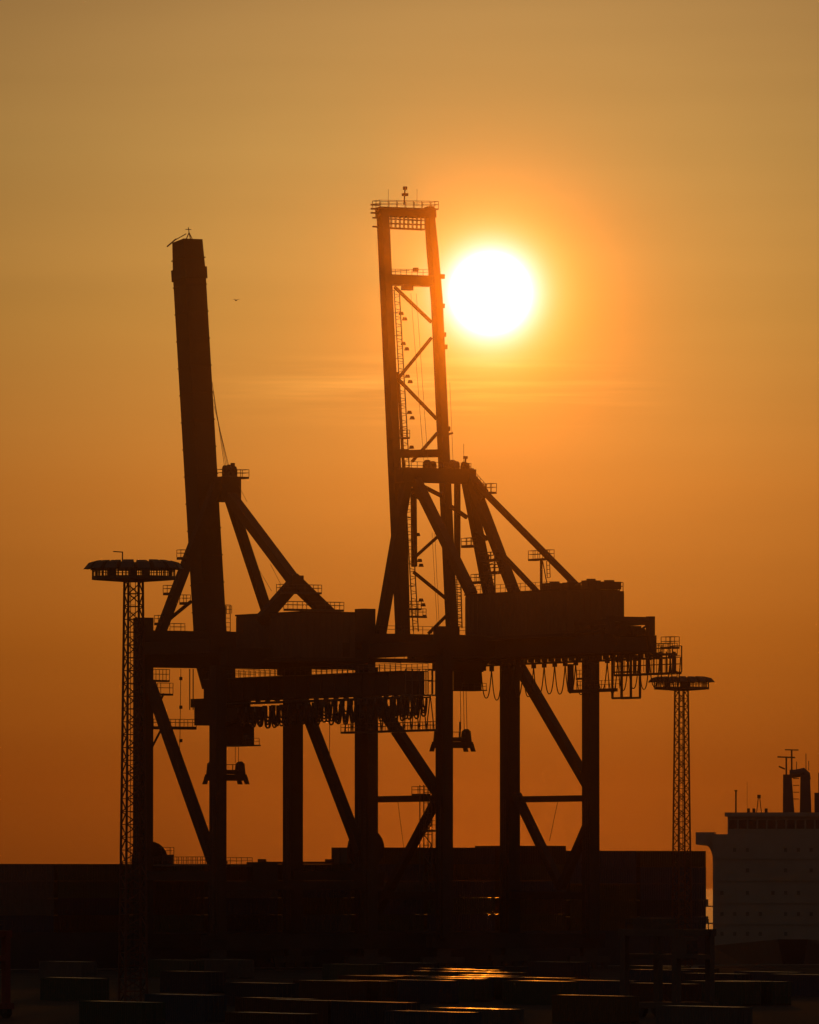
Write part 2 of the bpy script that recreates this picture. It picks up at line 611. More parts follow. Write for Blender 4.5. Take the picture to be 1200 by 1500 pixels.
# walkways on the portal
z = F1.R(290, 1266, -HR1).z
walkway(c1, (-HR1 - 0.1, -GAUGE + 1.2, z), (-HR1 - 0.1, -4.5, z), 1.2)
p0, p1 = F1.A(334, 1267, GAUGE), F1.A(366, 1267, GAUGE)
walkway(c1, (p0.x, -GAUGE, p0.z), (p1.x, -GAUGE, p0.z), 1.6)
p0, p1 = F1.A(366, 1280, GAUGE), F1.A(402, 1263, GAUGE)
MB().box(p0.x, p1.x, -GAUGE - 1.0, -GAUGE + 1.0, p0.z - 1.5, p1.z).build('switch_cabinet', m1, c1)
MB().box(-HR1 + 0.9, HR1 - 0.9, -GAUGE - 0.6, -GAUGE + 0.6, p0.z - 2.4, p0.z - 1.1).build('portal_tie', m1, c1)
q = F1.A(226, 1252, -1.2)
cable_reel(c1, (q.x - 0.4, 1.9, q.z - 1.0), 3.0, m1)
p0, p1 = F1.A(234, 1252, -1.2), F1.A(252, 1252, -1.2)
walkway(c1, (p0.x, 1.2, p0.z), (p1.x, 1.2, p1.z), 1.3)
MB().box(p0.x, p1.x, 0.75, 1.65, p0.z - 2.0, p0.z - 0.3).build('reel_bracket', m1, c1)

# main girder
gz1, gz0 = F1.R(450, 990, 1.7).z, F1.R(450, 1024, 1.7).z
aend1 = -F1.R(622, 1000, 1.7).y
G1 = MB().box(-1.7, 1.7, -aend1, 1.6, gz0, gz1).build('main_girder', m1, c1)
mb = MB()
for sx in (-1, 1):
    mb.rail([(sx * 2.3, 0.5, gz1), (sx * 2.3, -aend1, gz1)], 1.1, 1.6)
    mb.box(sx * 1.7 if sx > 0 else -2.4, 2.4 if sx > 0 else -1.7, -aend1, 0.5, gz1 - 0.12, gz1 - 0.02)
mb.build('girder_walkway', M['steel'], G1)
for a in (0.0, GAUGE):
    MB().box(-2.6, 2.6, -a - 0.6, -a + 0.6, gz1 + 0.02, zl if a == 0 else zh0 - 0.8).build('hanger', m1, G1)
for a in range(3, int(aend1), 4):
    MB().box(-1.82, 1.82, -a - 0.06, -a + 0.06, gz0 + 0.2, gz1 - 0.2).build('stiffener', m1, G1)
# festoon track and its loops
MB().box(2.0, 2.2, -aend1 - 1.0, -6, gz0 - 0.5, gz0 - 0.3).build('festoon_track', M['steel'], c1)
for a in range(6, int(aend1), 3):
    MB().box(1.5, 2.3, -a - 0.08, -a + 0.08, gz0 - 0.3, gz0 + 0.2).build('track_bracket', M['steel'], c1)
festoon(c1, 356, 1038.5, 26, 10.4, -0.075, F1, 2.1, 2.75, 0.92, 0.13, 2)
MB().box(-2.2, -2.0, -aend1 - 1.0, -6, gz0 - 0.5, gz0 - 0.3).build('festoon_track', M['steel'], c1)
festoon(c1, 350, 1038.0, 21, 12.6, -0.072, F1, -2.1, 2.5, 0.8, 0.13, 2)
# lower inspection walkway at the back end
p0, p1 = F1.R(505, 1072, 2.1), F1.R(636, 1065, 2.1)
lw = walkway(c1, p0, (p0.x, p1.y, p0.z), 1.4, name='inspection_walkway')
mb = MB()
L = abs(p1.y - p0.y)
n = 12
for k in range(n):
    y0, y1 = p0.y - L * k / n, p0.y - L * (k + 1) / n
    ym = (y0 + y1) / 2
    mb.beam((p0.x, y0, p0.z), (p0.x, ym, gz0), 0.12, 0.12)
    mb.beam((p0.x, ym, gz0), (p0.x, y1, p0.z), 0.12, 0.12)
mb.build('hanger_truss', M['steel'], lw)
mb = MB()
ye = -aend1 - 1.0
mb.rail([(-2.2, ye - 0.2, gz1 - 3.4), (2.4, ye - 0.2, gz1 - 3.4)], 3.6, 1.2, 0.12)
mb.box(-2.3, 2.5, ye - 1.4, ye + 1.0, gz1 - 3.7, gz1 - 3.5)
mb.rail([(2.3, ye - 1.2, gz1 - 3.5), (2.3, ye + 1.0, gz1 - 3.5)], 3.6, 1.0, 0.12)
mb.build('end_platform', M['steel'], c1)

# machinery house
hz1, hz0 = F1.A(450, 901, 25).z, F1.A(450, 966, 25).z
ha0, ha1 = 14.0, 34.0
H1 = MB().box(-4.6, 4.6, -ha1, -ha0, hz0, hz1).build('machinery_house', M['house'], c1)
mb = MB()
mb.box(-4.75, 4.75, -ha1 - 0.15, -ha0 + 0.15, hz1, hz1 + 0.25)
mb.build('roof_edge', m1, H1)
for k in range(9):
    x = -4.6 + 9.2 * (k + 0.5) / 9
    MB().box(x - 0.47, x + 0.47, -ha1 - 0.09, -ha1 - 0.01, hz0 + 0.2, hz1 - 0.2).build('cladding_panel', M['house'], H1)
for k in range(16):
    y = -ha1 + 20.0 * (k + 0.5) / 16
    MB().box(-4.69, -4.61, y - 0.58, y + 0.58, hz0 + 0.2, hz1 - 0.2).build('cladding_panel', M['house'], H1)
MB().box(2.4, 3.6, -ha1 - 0.14, -ha1 - 0.095, hz0 + 0.2, hz0 + 2.3).build('door', m1, H1)
MB().box(-6.2, 6.2, -ha1 - 1.4, -ha0 + 1.0, hz0 - 0.5, hz0 - 0.02).build('house_deck', m1, c1)

# boom
b0, b1 = F1.R(312.5, 1008, 0), F1.R(274.5, 353, 0)
bd = (b1 - b0).normalized()
B1 = MB().beam(b0 + bd * 4, b1 - bd * 5, 3.55, 4.05, side=EX).beam(b1 - bd * 5, b1, 3.55, 4.05, side=EX, w1=3.3, h1=3.7).beam(b0, b0 + bd * 4, 2.6, 2.4, side=EX, w1=3.55, h1=4.05).build('boom', m1, c1)
for k in range(1, 16):
    q = b0.lerp(b1, k / 16.5 + 0.05)
    MB().beam(q - bd * 0.07, q + bd * 0.07, 3.72, 4.22, side=EX).build('stiffener', m1, B1)
q = b0.lerp(b1, 0.925)
MB().beam(q - bd * 0.9, q + bd * 0.9, 3.9, 4.4, side=EX).build('boom_latch', m1, B1)
mb = MB()
t0, t1 = F1.R(277, 352, 0), F1.R(276, 336, 0)
for dx, dy in ((-0.8, 0), (0.7, 0.5), (0.7, -0.5)):
    mb.beam(t0 + Vector((dx, dy, -0.5)), t0 + Vector((0, 0, 1.2)), 0.12, 0.12)
mb.beam(t0 + Vector((0, 0, 1.2)), t1 + Vector((0, 0, 0.3)), 0.1, 0.1)
mb.beam(t1 - Vector((0.5, 0, 0)), t1 + Vector((0.5, 0, 0)), 0.1, 0.1)
mb.beam(t0 + Vector((-0.5, 0, 1.0)), F1.R(254, 353, -1.2), 0.1, 0.1)
mb.beam(F1.R(258, 350, -1.2), F1.R(245, 361, -1.2), 0.16, 0.16)
mb.build('tip_mast', M['steel'], B1)
mb = MB()
ladder(mb, F1.R(334, 925, 1.9), F1.R(334, 886, 1.9), 0.8, (1, 0, 0), 0.09)
mb.rail([F1.R(332, 899, 1.9), F1.R(337, 899, 1.9) + Vector((0.3, 0, 0))], 1.2, 0.5)
mb.build('boom_ladder', M['steel'], c1)

# A-frame and stays
MB().beam(F1.A(226, 950, 0), F1.A(318, 708, 0), 1.25, 1.5, side=EX).build('frame_leg', m1, c1)
MB().beam(F1.A(404, 935, 0), F1.A(334, 722, 0), 1.25, 1.4, side=EX).build('frame_leg', m1, c1)
pa, pb = F1.A(320, 735, 0), F1.A(346, 700, 0)
MB().box(pa.x - 0.3, pb.x, -1.6, 1.4, pa.z, pb.z).build('frame_head', m1, c1)
MB().beam(F1.R(338, 728, 0), F1.R(432, 853, 0), 1.5, 1.45, side=EX).build('back_stay', m1, c1)
k0 = F1.A(432, 851, GAUGE)
MB().beam(k0 + Vector((0.6, 0, 0.4)), F1.A(382, 910, GAUGE), 1.7, 1.7).build('stay_strut', m1, c1)
MB().beam(k0 - Vector((0.6, 0, -0.4)), F1.A(492, 910, GAUGE), 1.8, 1.8).build('stay_strut', m1, c1)
MB().box(k0.x - 1.0, k0.x + 1.0, k0.y - 0.95, k0.y + 0.95, k0.z - 1.0, k0.z + 0.8).build('stay_node', m1, c1)
p0, p1 = F1.A(402, 867, GAUGE), F1.A(463, 867, GAUGE)
walkway(c1, (p0.x, p0.y - 1.2, p0.z), (p1.x, p1.y - 1.2, p0.z), 1.2)
p0, p1 = F1.A(413, 892, GAUGE), F1.A(495, 892, GAUGE)
walkway(c1, (p0.x, p0.y - 1.2, p0.z), (p1.x, p1.y - 1.2, p0.z), 1.4)
p0, p1 = F1.A(322, 698, 0), F1.A(359, 698, 0)
walkway(c1, (p0.x, -0.2, p0.z), (p1.x, -0.2, p0.z), 2.2)
mb = MB()
for px, r_ in ((330, 0.7), (336, 0.8), (343, 0.55)):
    q = F1.A(px, 688, 0)
    mb.tube([q + Vector((-0.2, 0, 0)), q + Vector((0.2, 0, 0))], r_, 12)
    mb.box(q.x - 0.35, q.x + 0.35, -0.4, 0.4, q.z - 1.1, q.z)
q = F1.A(341, 683, 0)
mb.box(q.x - 0.25, q.x + 0.25, -0.25, 0.25, q.z - 1.4, q.z + 0.5)
mb.build('hoist_sheave', M['steel'], c1)
for dx in (0, 2.5, 5, 7):
    MB().tube([F1.R(330 + dx, 690, 0.3), F1.R(311 + dx * 0.4, 560 + 5 * dx, 0.3)], 0.035, 4).build('rope', M['rope'], c1)
for (x0, y0, x1, y1) in ((368, 815, 398, 866), (396, 826, 411, 855), (350, 712, 362, 735)):
    MB().tube([F1.A(x0, y0, 6), F1.A(x1, y1, 6)], 0.03, 4).build('rope', M['rope'], c1)
for x0, x1, y_ in ((262, 276, 816), (242, 258, 868), (229, 243, 912), (266, 276, 882), (252, 268, 924)):
    p0, p1 = F1.A(x0, y_, 0), F1.A(x1, y_, 0)
    walkway(c1, p0, (p1.x, p1.y, p0.z), 1.4, name='rest_platform', thick=0.4)
MB().beam(F1.A(247, 908, 0), F1.A(280, 881, 0), 0.45, 0.45).build('platform_bracket', m1, c1)
for x0, x1, y_ in ((226, 246, 996), (233, 251, 1016)):
    p0, p1 = F1.A(x0, y_, 0.6), F1.A(x1, y_, 0.6)
    walkway(c1, p0, (p1.x, p1.y, p0.z), 1.2, name='rest_platform', h=1.6)
MB().beam(F1.A(226, 1045, 0.6), F1.A(240, 1016, 0.6), 0.25, 0.25).build('platform_bracket', m1, c1)
# boarding walkway to the trolley
p0, p1 = F1.A(222, 1064, 0.5), F1.A(285, 1064, 0.5)
bw = walkway(c1, p0, (p1.x, p1.y, p0.z), 1.3, name='boarding_walkway', thick=0.45)
MB().beam(F1.A(222, 1096, 0.5), F1.A(237, 1067, 0.5), 0.25, 0.25).build('strut', m1, bw)
MB().tube([F1.A(265, 980, 1.5), F1.A(264, 1062, 1.5), F1.A(263, 1112, 1.5)], 0.05, 4).build('pendant_cable', M['rope'], c1)
for y_ in (994, 1036, 1085):
    q = F1.A(265, y_, 1.5)
    MB().box(q.x - 0.18, q.x + 0.18, q.y - 0.18, q.y + 0.18, q.z - 0.25, q.z + 0.25).build('cable_weight', M['lamp'], c1)
for x_ in (278, 283):
    MB().beam(F1.A(x_, 980, 0.8), F1.A(x_, 1040, 0.8), 0.12, 0.12).build('hanger_rod', M['steel'], c1)
# vertical cable beside the second pair of legs
MB().tube([F1.R(483, 1060, HR1), F1.R(483, 1112, HR1)], 0.05, 4).build('pendant_cable', M['rope'], c1)

# trolley, cab, spreader
tz1 = gz0 - 0.15
p0, p1 = F1.R(281, 1068, 0), F1.R(352, 1068, 0)
mb = MB()
mb.box(-3.0, 3.0, -3.4, 2.2, gz0 - 3.6, tz1 - 0.7)
mb.box(-3.2, -2.5, -4.2, 3.0, tz1 - 0.7, tz1 + 0.6)
mb.box(2.5, 3.2, -4.2, 3.0, tz1 - 0.7, tz1 + 0.6)
mb.box(-1.2, 1.6, -6.5, -3.4, gz0 - 3.2, tz1 - 0.9)
mb.box(-2.4, 1.9, -10.2, -6.5, gz0 - 2.9, tz1 - 1.0)
mb.box(-1.6, 1.0, -13.6, -10.2, gz0 - 2.5, tz1 - 0.8)
mb.box(-2.0, 2.0, 2.2, 4.0, gz0 - 3.0, tz1 - 0.5)
T1 = mb.build('trolley', m1, c1)
MB().rail([(-3.1, -4.4, gz0 - 1.0), (3.1, -4.4, gz0 - 1.0)], 1.0, 1.2).build('railing', M['steel'], T1)
q0, q1 = F1.R(333, 1094, 1.5), F1.R(364, 1070, 1.5)
cabin = MB().box(0.4, 2.5, q1.y, q0.y - 1.0, q0.z + 0.2, q1.z + 1.0).build('operator_cab', m1, c1)
MB().box(0.6, 2.3, q1.y - 0.06, q1.y - 0.01, q0.z + 0.7, q0.z + 1.9).build('window', M['glass'], cabin)
MB().box(0.2, 2.8, q1.y - 1.5, q0.y - 0.2, q0.z, q0.z + 0.2).rail([(2.6, q1.y - 1.4, q0.z + 0.2), (0.3, q1.y - 1.4, q0.z + 0.2)], 1.0, 1.1).build('cab_platform', M['steel'], c1)
sp = F1.R(331, 1149, 0)
spreader(c1, (0.0, sp.y, sp.z), m1)
for dx in (-1.9, 1.9):
    for dy in (-0.5, 0.5):
        MB().tube([(dx, sp.y + dy, sp.z + 3.3), (dx, sp.y + dy, gz0 - 3.5)], 0.04, 4).build('hoist_rope', M['rope'], c1)

# ---- second crane: twin girder lattice boom
ORG2 = W(38.66, 0, 0)
F2 = Frame(ORG2)
c2 = empty('quay_crane', ORG2, TH)
tag(c2, 'container crane with twin-girder braced boom raised upright, its tip beside the setting sun', 'crane', 'ship-to-shore cranes on the quay')
m2 = M['crane2']
HR2 = 12.95
zt2 = F2.A(535, 892, 0).z
zc2 = F2.A(652, 952, GAUGE).z
portal(c2, F2, m2, HR2, [(-HR2, 0, zt2, 2.2, 2.6), (HR2, 0, zt2, 2.1, 2.6), (-HR2, GAUGE + 0.6, zc2, 1.8, 2.2), (HR2, GAUGE + 0.6, zc2, 1.8, 2.2)])
za, zb = F2.A(600, 929, 0).z, F2.A(600, 956, 0).z
MB().box(-HR2 + 1.12, HR2 - 1.1, -1.0, 1.0, zb, za).build('cross_beam', m2, c2)
zq0, zq1 = F2.A(600, 971, 0).z, F2.A(600, 965, 0).z
MB().box(-HR2 + 1.12, HR2 - 1.1, -0.5, 0.5, zq0, zq1).build('tie_beam', m2, c2)
MB().rail([(-HR2 + 1.5, -0.9, zq1), (HR2 - 1.5, -0.9, zq1)], 0.8, 1.6).build('railing', M['steel'], c2)
MB().rail([(-HR2 + 1.5, -1.0, za), (HR2 - 1.5, -1.0, za)], 1.2, 1.6).build('railing', M['steel'], c2)
MB().box(-HR2 + 0.92, HR2 - 0.92, -GAUGE - 1.6, -GAUGE + 0.4, zc2 - 1.0, zc2 + 2.2).build('cross_beam', m2, c2)
p0, p1 = F2.A(640, 975, GAUGE + 0.6), F2.A(668, 918, GAUGE + 0.6)
MB().box(p0.x, p1.x, -GAUGE - 1.7, -GAUGE + 0.5, zc2 + 0.02, p1.z).build('leg_head', m2, c2)
for r in (-HR2, HR2):
    MB().box(r - 0.7, r + 0.7, -GAUGE + 0.6, -1.3, zb - 1.0, zb + 1.2).build('side_beam', m2, c2)
# side frames
p0, p1 = F2.R(548, 1020, -HR2), F2.R(645, 1166, -HR2)
MB().beam(p0, p1, 1.3, 1.5, side=EX).build('brace', m2, c2)
p0, p1 = F2.R(757, 970, HR2), F2.R(862, 1150, HR2)
MB().beam(p0, p1, 1.3, 1.5, side=EX).build('brace', m2, c2)
for r, x0, x1 in ((-HR2, 552, 640), (HR2, 765, 857)):
    p0, p1 = F2.R(x0, 1171, r), F2.R(x1, 1170, r)
    MB().beam((r, -1.3, p0.z), (r, -GAUGE + 0.5, p0.z), 0.95, 0.95, side=EX).build('side_tie', m2, c2)
MB().beam(F2.R(645, 1162, -HR2), F2.R(553, 1335, -HR2), 1.1, 1.2, side=EX).build('brace', m2, c2)
MB().beam(F2.R(757, 1165, HR2), F2.R(822, 1300, HR2), 1.1, 1.2, side=EX).build('brace', m2, c2)
MB().beam(F2.R(869, 1190, HR2), F2.R(822, 1300, HR2), 1.1, 1.2, side=EX).build('brace', m2, c2)
p0 = F2.R(822, 1306, HR2)
for r in (-HR2, HR2):
    MB().box(r - 0.6, r + 0.6, -GAUGE + 0.5, -1.3, p0.z - 1.2, p0.z).build('portal_tie', m2, c2)
MB().tube([F2.R(583, 1175, -HR2), F2.R(592, 1245, -HR2)], 0.04, 4).build('pendant_cable', M['rope'], c2)
MB().tube([F2.R(817, 1175, HR2), F2.R(805, 1232, HR2)], 0.04, 4).build('pendant_cable', M['rope'], c2)
# stair tower by the landside leg
mb = MB()
for px in (621, 633):
    for dy in (0, 1.2):
        q0, q1 = F2.R(px, 1300, -HR2 - 0.6), F2.R(px, 1150, -HR2 - 0.6)
        mb.beam((q0.x, q0.y + dy, q0.z), (q0.x, q0.y + dy, q1.z), 0.12, 0.12)
qa, qb = F2.R(621, 1300, -HR2 - 0.6), F2.R(633, 1150, -HR2 - 0.6)
zz = qa.z
k = 0
while zz < qb.z - 1.5:
    mb.beam((qa.x, qa.y if k % 2 else qb.y, zz), (qa.x, qb.y if k % 2 else qa.y, zz + 1.6), 0.12, 0.12)
    mb.beam((qa.x, qa.y, zz + 1.6), (qa.x, qb.y, zz + 1.6), 0.09, 0.09)
    zz += 1.6
    k += 1
mb.build('stair_tower', M['steel'], c2)
p0, p1 = F2.R(608, 1163, -HR2), F2.R(626, 1163, -HR2)
walkway(c2, (p0.x, p0.y, p0.z), (p0.x, p1.y, p0.z), 1.2, name='rest_platform')
p0, p1 = F2.R(622, 1216, -HR2 - 0.4), F2.R(634, 1216, -HR2 - 0.4)
walkway(c2, (p0.x, p0.y, p0.z), (p0.x, p1.y, p0.z), 1.2, name='rest_platform', h=1.4)
q = F2.A(553, 1238, -1.2)
cable_reel(c2, (q.x - 1.6, 2.0, q.z - 0.5), 3.1, m2)
p0, p1 = F2.A(520, 1300, -1.2), F2.A(560, 1245, -1.2)
MB().box(p0.x, p1.x, 0.7, 1.64, p0.z, p0.z + 2.2).build('reel_bracket', m2, c2)

# twin main girder
g2z0, g2z1 = F2.R(800, 964, 4.0).z, F2.R(800, 938, 4.0).z
aend2 = -F2.R(962, 950, 4.6).y
for sx in (-1, 1):
    MB().box(sx * 4.0 - 0.6, sx * 4.0 + 0.6, -aend2, 1.5, g2z0, g2z1).build('main_girder', m2, c2)
for a in (6, 14, 31, 40, 49, aend2 - 1):
    MB().box(-3.38, 3.38, -a - 0.4, -a + 0.4, g2z0 + 0.3, g2z1 - 0.3).build('girder_tie', m2, c2)
for a in (0.0, GAUGE + 0.6):
    for sx in (-1, 1):
        MB().box(sx * 4 - 0.9, sx * 4 + 0.9, -a - 0.9, -a + 0.9, g2z1 + 0.02, (zb if a == 0 else zc2 - 1.0) - 0.02).build('hanger', m2, c2) if (zb if a == 0 else zc2 - 1.0) > g2z1 + 0.2 else None
# walkway and trolley rails under the girder: a dashed edge against the sky
tr = MB().box(5.0, 5.25, -aend2 - 2, -5, g2z0 - 0.85, g2z0 - 0.55).build('festoon_track', M['steel'], c2)
for a in range(6, int(aend2) + 2, 2):
    MB().box(4.4, 5.3, -a - 0.18, -a + 0.18, g2z0 - 0.55, g2z0 + 0.05).build('track_bracket', M['steel'], c2)
mb = MB()
mb.box(4.6, 5.6, -aend2, 0, g2z0 + 0.05, g2z0 + 0.15)
mb.rail([(5.55, 0, g2z0 + 0.15), (5.55, -aend2, g2z0 + 0.15)], 1.1, 1.6)
mb.build('girder_walkway', M['steel'], c2)
festoon(c2, 705, 978, 19, 15.4, -0.072, F2, 5.1, 4.4, 0.98)

# machinery house of the second crane
hz1, hz0 = F2.A(800, 869, 33).z, F2.A(800, 932, 33).z
ha0, ha1 = 17.0, 47.0
H2 = MB().box(-5.0, 5.0, -ha1, -ha0, hz0, hz1).build('machinery_house', M['house'], c2)
MB().box(-5.15, 5.15, -ha1 + 1.6, -ha0 + 0.15, hz1, hz1 + 0.22).build('roof_edge', m2, H2)
for k in range(10):
    x = -5.0 + k + 0.5
    MB().box(x - 0.47, x + 0.47, -ha1 - 0.09, -ha1 - 0.01, hz0 + 0.2, hz1 - 0.3).build('cladding_panel', M['house'], H2)
for k in range(24):
    y = -ha1 + 30.0 * (k + 0.5) / 24
    MB().box(-5.09, -5.01, y - 0.58, y + 0.58, hz0 + 0.2, hz1 - 0.2).build('cladding_panel', M['house'], H2)
MB().box(-6.4, 6.4, -ha1 - 1.4, -ha0 + 1.0, hz0 - 0.5, hz0 - 0.02).build('house_deck', m2, c2)
MB().box(-5.6, 5.6, -ha1 - 0.6, -ha0, g2z1 + 0.02, hz0 - 0.52).build('deck_frame', m2, c2)
for x0, x1, y_, a in ((799, 826, 859, 34), (828, 847, 858, 38), (856, 876, 855, 42), (879, 906, 857, 46)):
    p0, p1 = F2.A(x0, 868, a), F2.A(x1, y_, a)
    ac = MB().box(p0.x + 0.1, p1.x - 0.1, p0.y - 1.0, p0.y + 1.0, hz1 + 0.24, p1.z + 0.45).build('roof_unit', m2, c2)
    MB().tube([(p0.x / 2 + p1.x / 2, p0.y, p1.z + 0.45), (p0.x / 2 + p1.x / 2, p0.y, p1.z + 0.7)], min(0.8, (p1.x - p0.x) * 0.3), 12).build('fan_cowl', M['lamp'], ac)
p0 = F2.A(905, 880, ha1)
MB().rail([(p0.x, -ha1 + 0.1, hz1), (4.9, -ha1 + 0.1, hz1), (4.9, -ha1 + 3, hz1)], 1.3, 0.9, 0.09).build('roof_railing', M['steel'], c2)
MB().rail([(-4.9, -ha1 + 5, hz1 + 0.2), (-4.9, -ha0, hz1 + 0.2)], 1.2, 1.5, 0.06).build('roof_railing', M['steel'], c2)
# small hook frame on the roof
mb = MB()
mb.beam(F2.A(842, 858, 40), F2.A(857, 851, 40), 0.2, 0.2)
mb.beam(F2.A(856.5, 851, 40), F2.A(856.5, 866, 40), 0.25, 0.25)
mb.build('roof_davit', M['steel'], c2)
# service gantry behind the house
y_ = -ha1 - 5.5
q0, q1 = F2.R(953, 940, 3.5), F2.R(953, 903, 3.5)
mb = MB()
for sx in (-3.5, 3.5):
    mb.box(sx - 0.5, sx + 0.5, q0.y - 0.5, q0.y + 0.5, g2z1, q1.z)
    mb.beam((sx, q0.y, q1.z - 0.9), (sx, -ha1, q1.z - 0.9), 0.5, 0.7)
    mb.beam((sx, q0.y, q1.z - 2.2), (sx, -ha1, q1.z - 2.2), 0.3, 0.35)
    mb.beam((sx, q0.y, q1.z - 1.0), (sx, q0.y + 3.0, g2z1 + 0.8), 0.25, 0.25)
mb.box(-3.5, 3.5, q0.y - 0.35, q0.y + 0.35, q1.z - 0.8, q1.z - 0.1)
mb.build('service_gantry', m2, c2)
for k in range(14):
    a = ha1 + 1.2 + k * (aend2 - ha1 - 1.5) / 14
    x = random.uniform(-4, 3)
    MB().box(x, x + random.uniform(0.8, 2.2), -a - 0.4, -a + 0.4, g2z1 + 0.01, g2z1 + random.uniform(0.6, 2.0) * (1 - 0.4 * k / 14)).build('winch_drum_box', m2, c2)
# end platforms
for k, (x0, x1, y_) in enumerate(((958, 986, 958), (975, 989, 948), (906, 992, 988))):
    p0, p1 = F2.R(x0, y_, 5.0), F2.R(x1, y_, 5.0)
    o = walkway(c2, p0, (p0.x, p1.y, p0.z), 1.6, name='end_platform', h=1.5 if k < 2 else 2.2)
    if k == 2:
        n = 9
        for i in range(n + 1):
            y = p0.y + (p1.y - p0.y) * i / n
            MB().beam((p0.x - 0.7, y, p0.z), (p0.x - 0.7, y, g2z0 + 0.2), 0.14, 0.14).build('hanger_post', M['steel'], o)
            if i % 2 == 0:
                MB().beam((p0.x + 0.7, y, p0.z), (p0.x + 0.7, y, g2z0 + 0.2), 0.3, 0.3).build('hanger_post', M['steel'], o)
# end of girder frame
q0, q1 = F2.R(975, 985, 5.0), F2.R(992, 946, 5.0)
mb = MB()
for y in (q0.y, q1.y):
    for x in (4.2, 5.8):
        mb.beam((x, y, q0.z), (x, y, q1.z), 0.14, 0.14)
for zz in (q0.z, q0.z + 1.2, q0.z + 2.4, q1.z):
    mb.beam((5.8, q0.y, zz), (5.8, q1.y, zz), 0.1, 0.1)
    mb.beam((4.2, q1.y, zz), (5.8, q1.y, zz), 0.1, 0.1)
mb.build('end_cage', M['steel'], c2)
# parked service cage and cab frame under the girder
q0, q1 = F2.R(904, 1023, 4.8), F2.R(931, 968, 4.8)
mb = MB()
for y in (q0.y, q1.y):
    for x in (4.0, 5.6):
        mb.beam((x, y, q0.z), (x, y, q1.z + 1.5), 0.28, 0.28)
for x in (4.0, 5.6):
    mb.beam((x, q0.y, q0.z), (x, q1.y, q0.z), 0.3, 0.3)
    mb.beam((x, q0.y, q0.z + 3.9), (x, q1.y, q0.z + 3.9), 0.2, 0.2)
ladder(mb, (5.0, q0.y - 1.0, q0.z), (5.0, q0.y - 1.0, q1.z), 0.6, (0, 1, 0), 0.08)
mb.build('service_cage', M['steel'], c2)
q0, q1 = F2.R(836, 1013, 4.0), F2.R(857, 972, 4.0)
mb = MB()
mb.beam((4.0, q0.y, q0.z), (4.0, q0.y, q1.z), 0.7, 0.7)
mb.beam((4.0, q0.y, q0.z), (4.0, q1.y - 9, q0.z), 0.6, 0.5)
mb.rail([(4.6, q0.y - 0.8, q0.z + 0.2), (4.6, q1.y - 9, q0.z + 0.2)], 1.3, 1.0)
mb.rail([(4.6, q0.y - 0.8, q0.z + 1.9), (4.6, q1.y - 1, q0.z + 1.9)], 1.3, 0.9)
mb.beam((4.6, q0.y - 0.8, q0.z + 1.9), (4.6, q1.y - 1, q0.z + 1.9), 0.3, 0.3)
mb.build('boarding_platform', M['steel'], c2)

# trolley with cab and spreader
q0, q1 = F2.R(668, 1011, 0), F2.R(690, 975, 0)
mb = MB()
mb.box(-3.3, 3.3, q0.y - 3.6, q0.y + 1.6, g2z0 - 1.6, g2z0 - 0.3)
mb.box(-0.6, 2.6, q0.y - 3.4, q0.y - 0.2, q0.z, g2z0 - 1.6)
mb.box(-1.2, 3.3, q0.y - 3.9, q0.y + 0.4, q0.z - 0.15, q0.z)
T2 = mb.build('trolley', m2, c2)
MB().rail([(3.2, q0.y - 3.8, q0.z), (-1.1, q0.y - 3.8, q0.z)], 1.0, 1.1).build('railing', M['steel'], T2)
sp = F2.R(663, 1101, 0)
spreader(c2, (0.0, sp.y, sp.z), m2)
MB().beam((1.1, sp.y - 0.4, sp.z + 1.9), (1.1, sp.y - 0.4, sp.z + 4.6), 0.2, 0.2).build('signal_post', M['steel'], c2)
for dx in (-2.1, 1.5, 2.1, 2.6):
    MB().tube([(dx, sp.y, sp.z + 3.4), (dx * 0.9, sp.y, g2z0 - 1.5)], 0.045, 4).build('hoist_rope', M['rope'], c2)

# boom: two box girders in a leaning plane
bh, bt = F2.R(628.5, 952, 0), F2.R(595, 300, 0)
bax = (bt - bh).normalized()
bnorm = EX.cross(bax)


def BP(px, py, off=0.0):
    return F2.PL(px, py, bh + bnorm * off, bnorm)


lg = MB().beam(BP(590.5, 955), BP(560.5, 304), 1.35, 1.9, side=EX, w1=1.3, h1=1.75).build('boom_girder', m2, c2)
rg = MB().beam(BP(663.5, 955), BP(640, 440), 1.25, 1.6, side=EX).beam(BP(640, 440), BP(633.5, 365), 1.25, 1.6, side=EX, h1=1.6).beam(BP(633.5, 365), BP(628.5, 303), 1.25, 1.6, side=EX, w1=1.1, h1=1.3).build('boom_girder', m2, c2)
for px, py in ((648, 405), (648, 448), (650, 490), (652, 508), (656, 628)):
    q = BP(px, py)
    MB().box(q.x - 0.4, q.x + 0.3, q.y - 0.3, q.y + 0.3, q.z - 0.35, q.z + 0.35).build('bracket', m2, rg)
q = BP(659, 636)
MB().beam(q - Vector((0.5, 0, 0.1)), q + Vector((0.5, 0, 0.2)), 0.3, 0.3).build('bracket', m2, rg)


def bbeam(x0, y0, x1, y1, w, name, off=0.0):
    return MB().beam(BP(x0, y0, off), BP(x1, y1, off), w, w, side=bnorm).build(name, m2, c2)


bbeam(553, 310, 636, 313, 1.4, 'boom_tie')
bbeam(571, 410, 631, 412, 1.55, 'boom_tie')
bbeam(582, 665, 644, 664, 1.1, 'boom_tie')
for s_ in ((578, 420, 632, 472), (632, 495, 583, 555), (583, 555, 640, 614), (641, 634, 604, 676), (648, 780, 606, 818),
           (606, 838, 655, 878), (657, 899, 628, 928)):
    bbeam(*s_, 0.42, 'boom_brace')
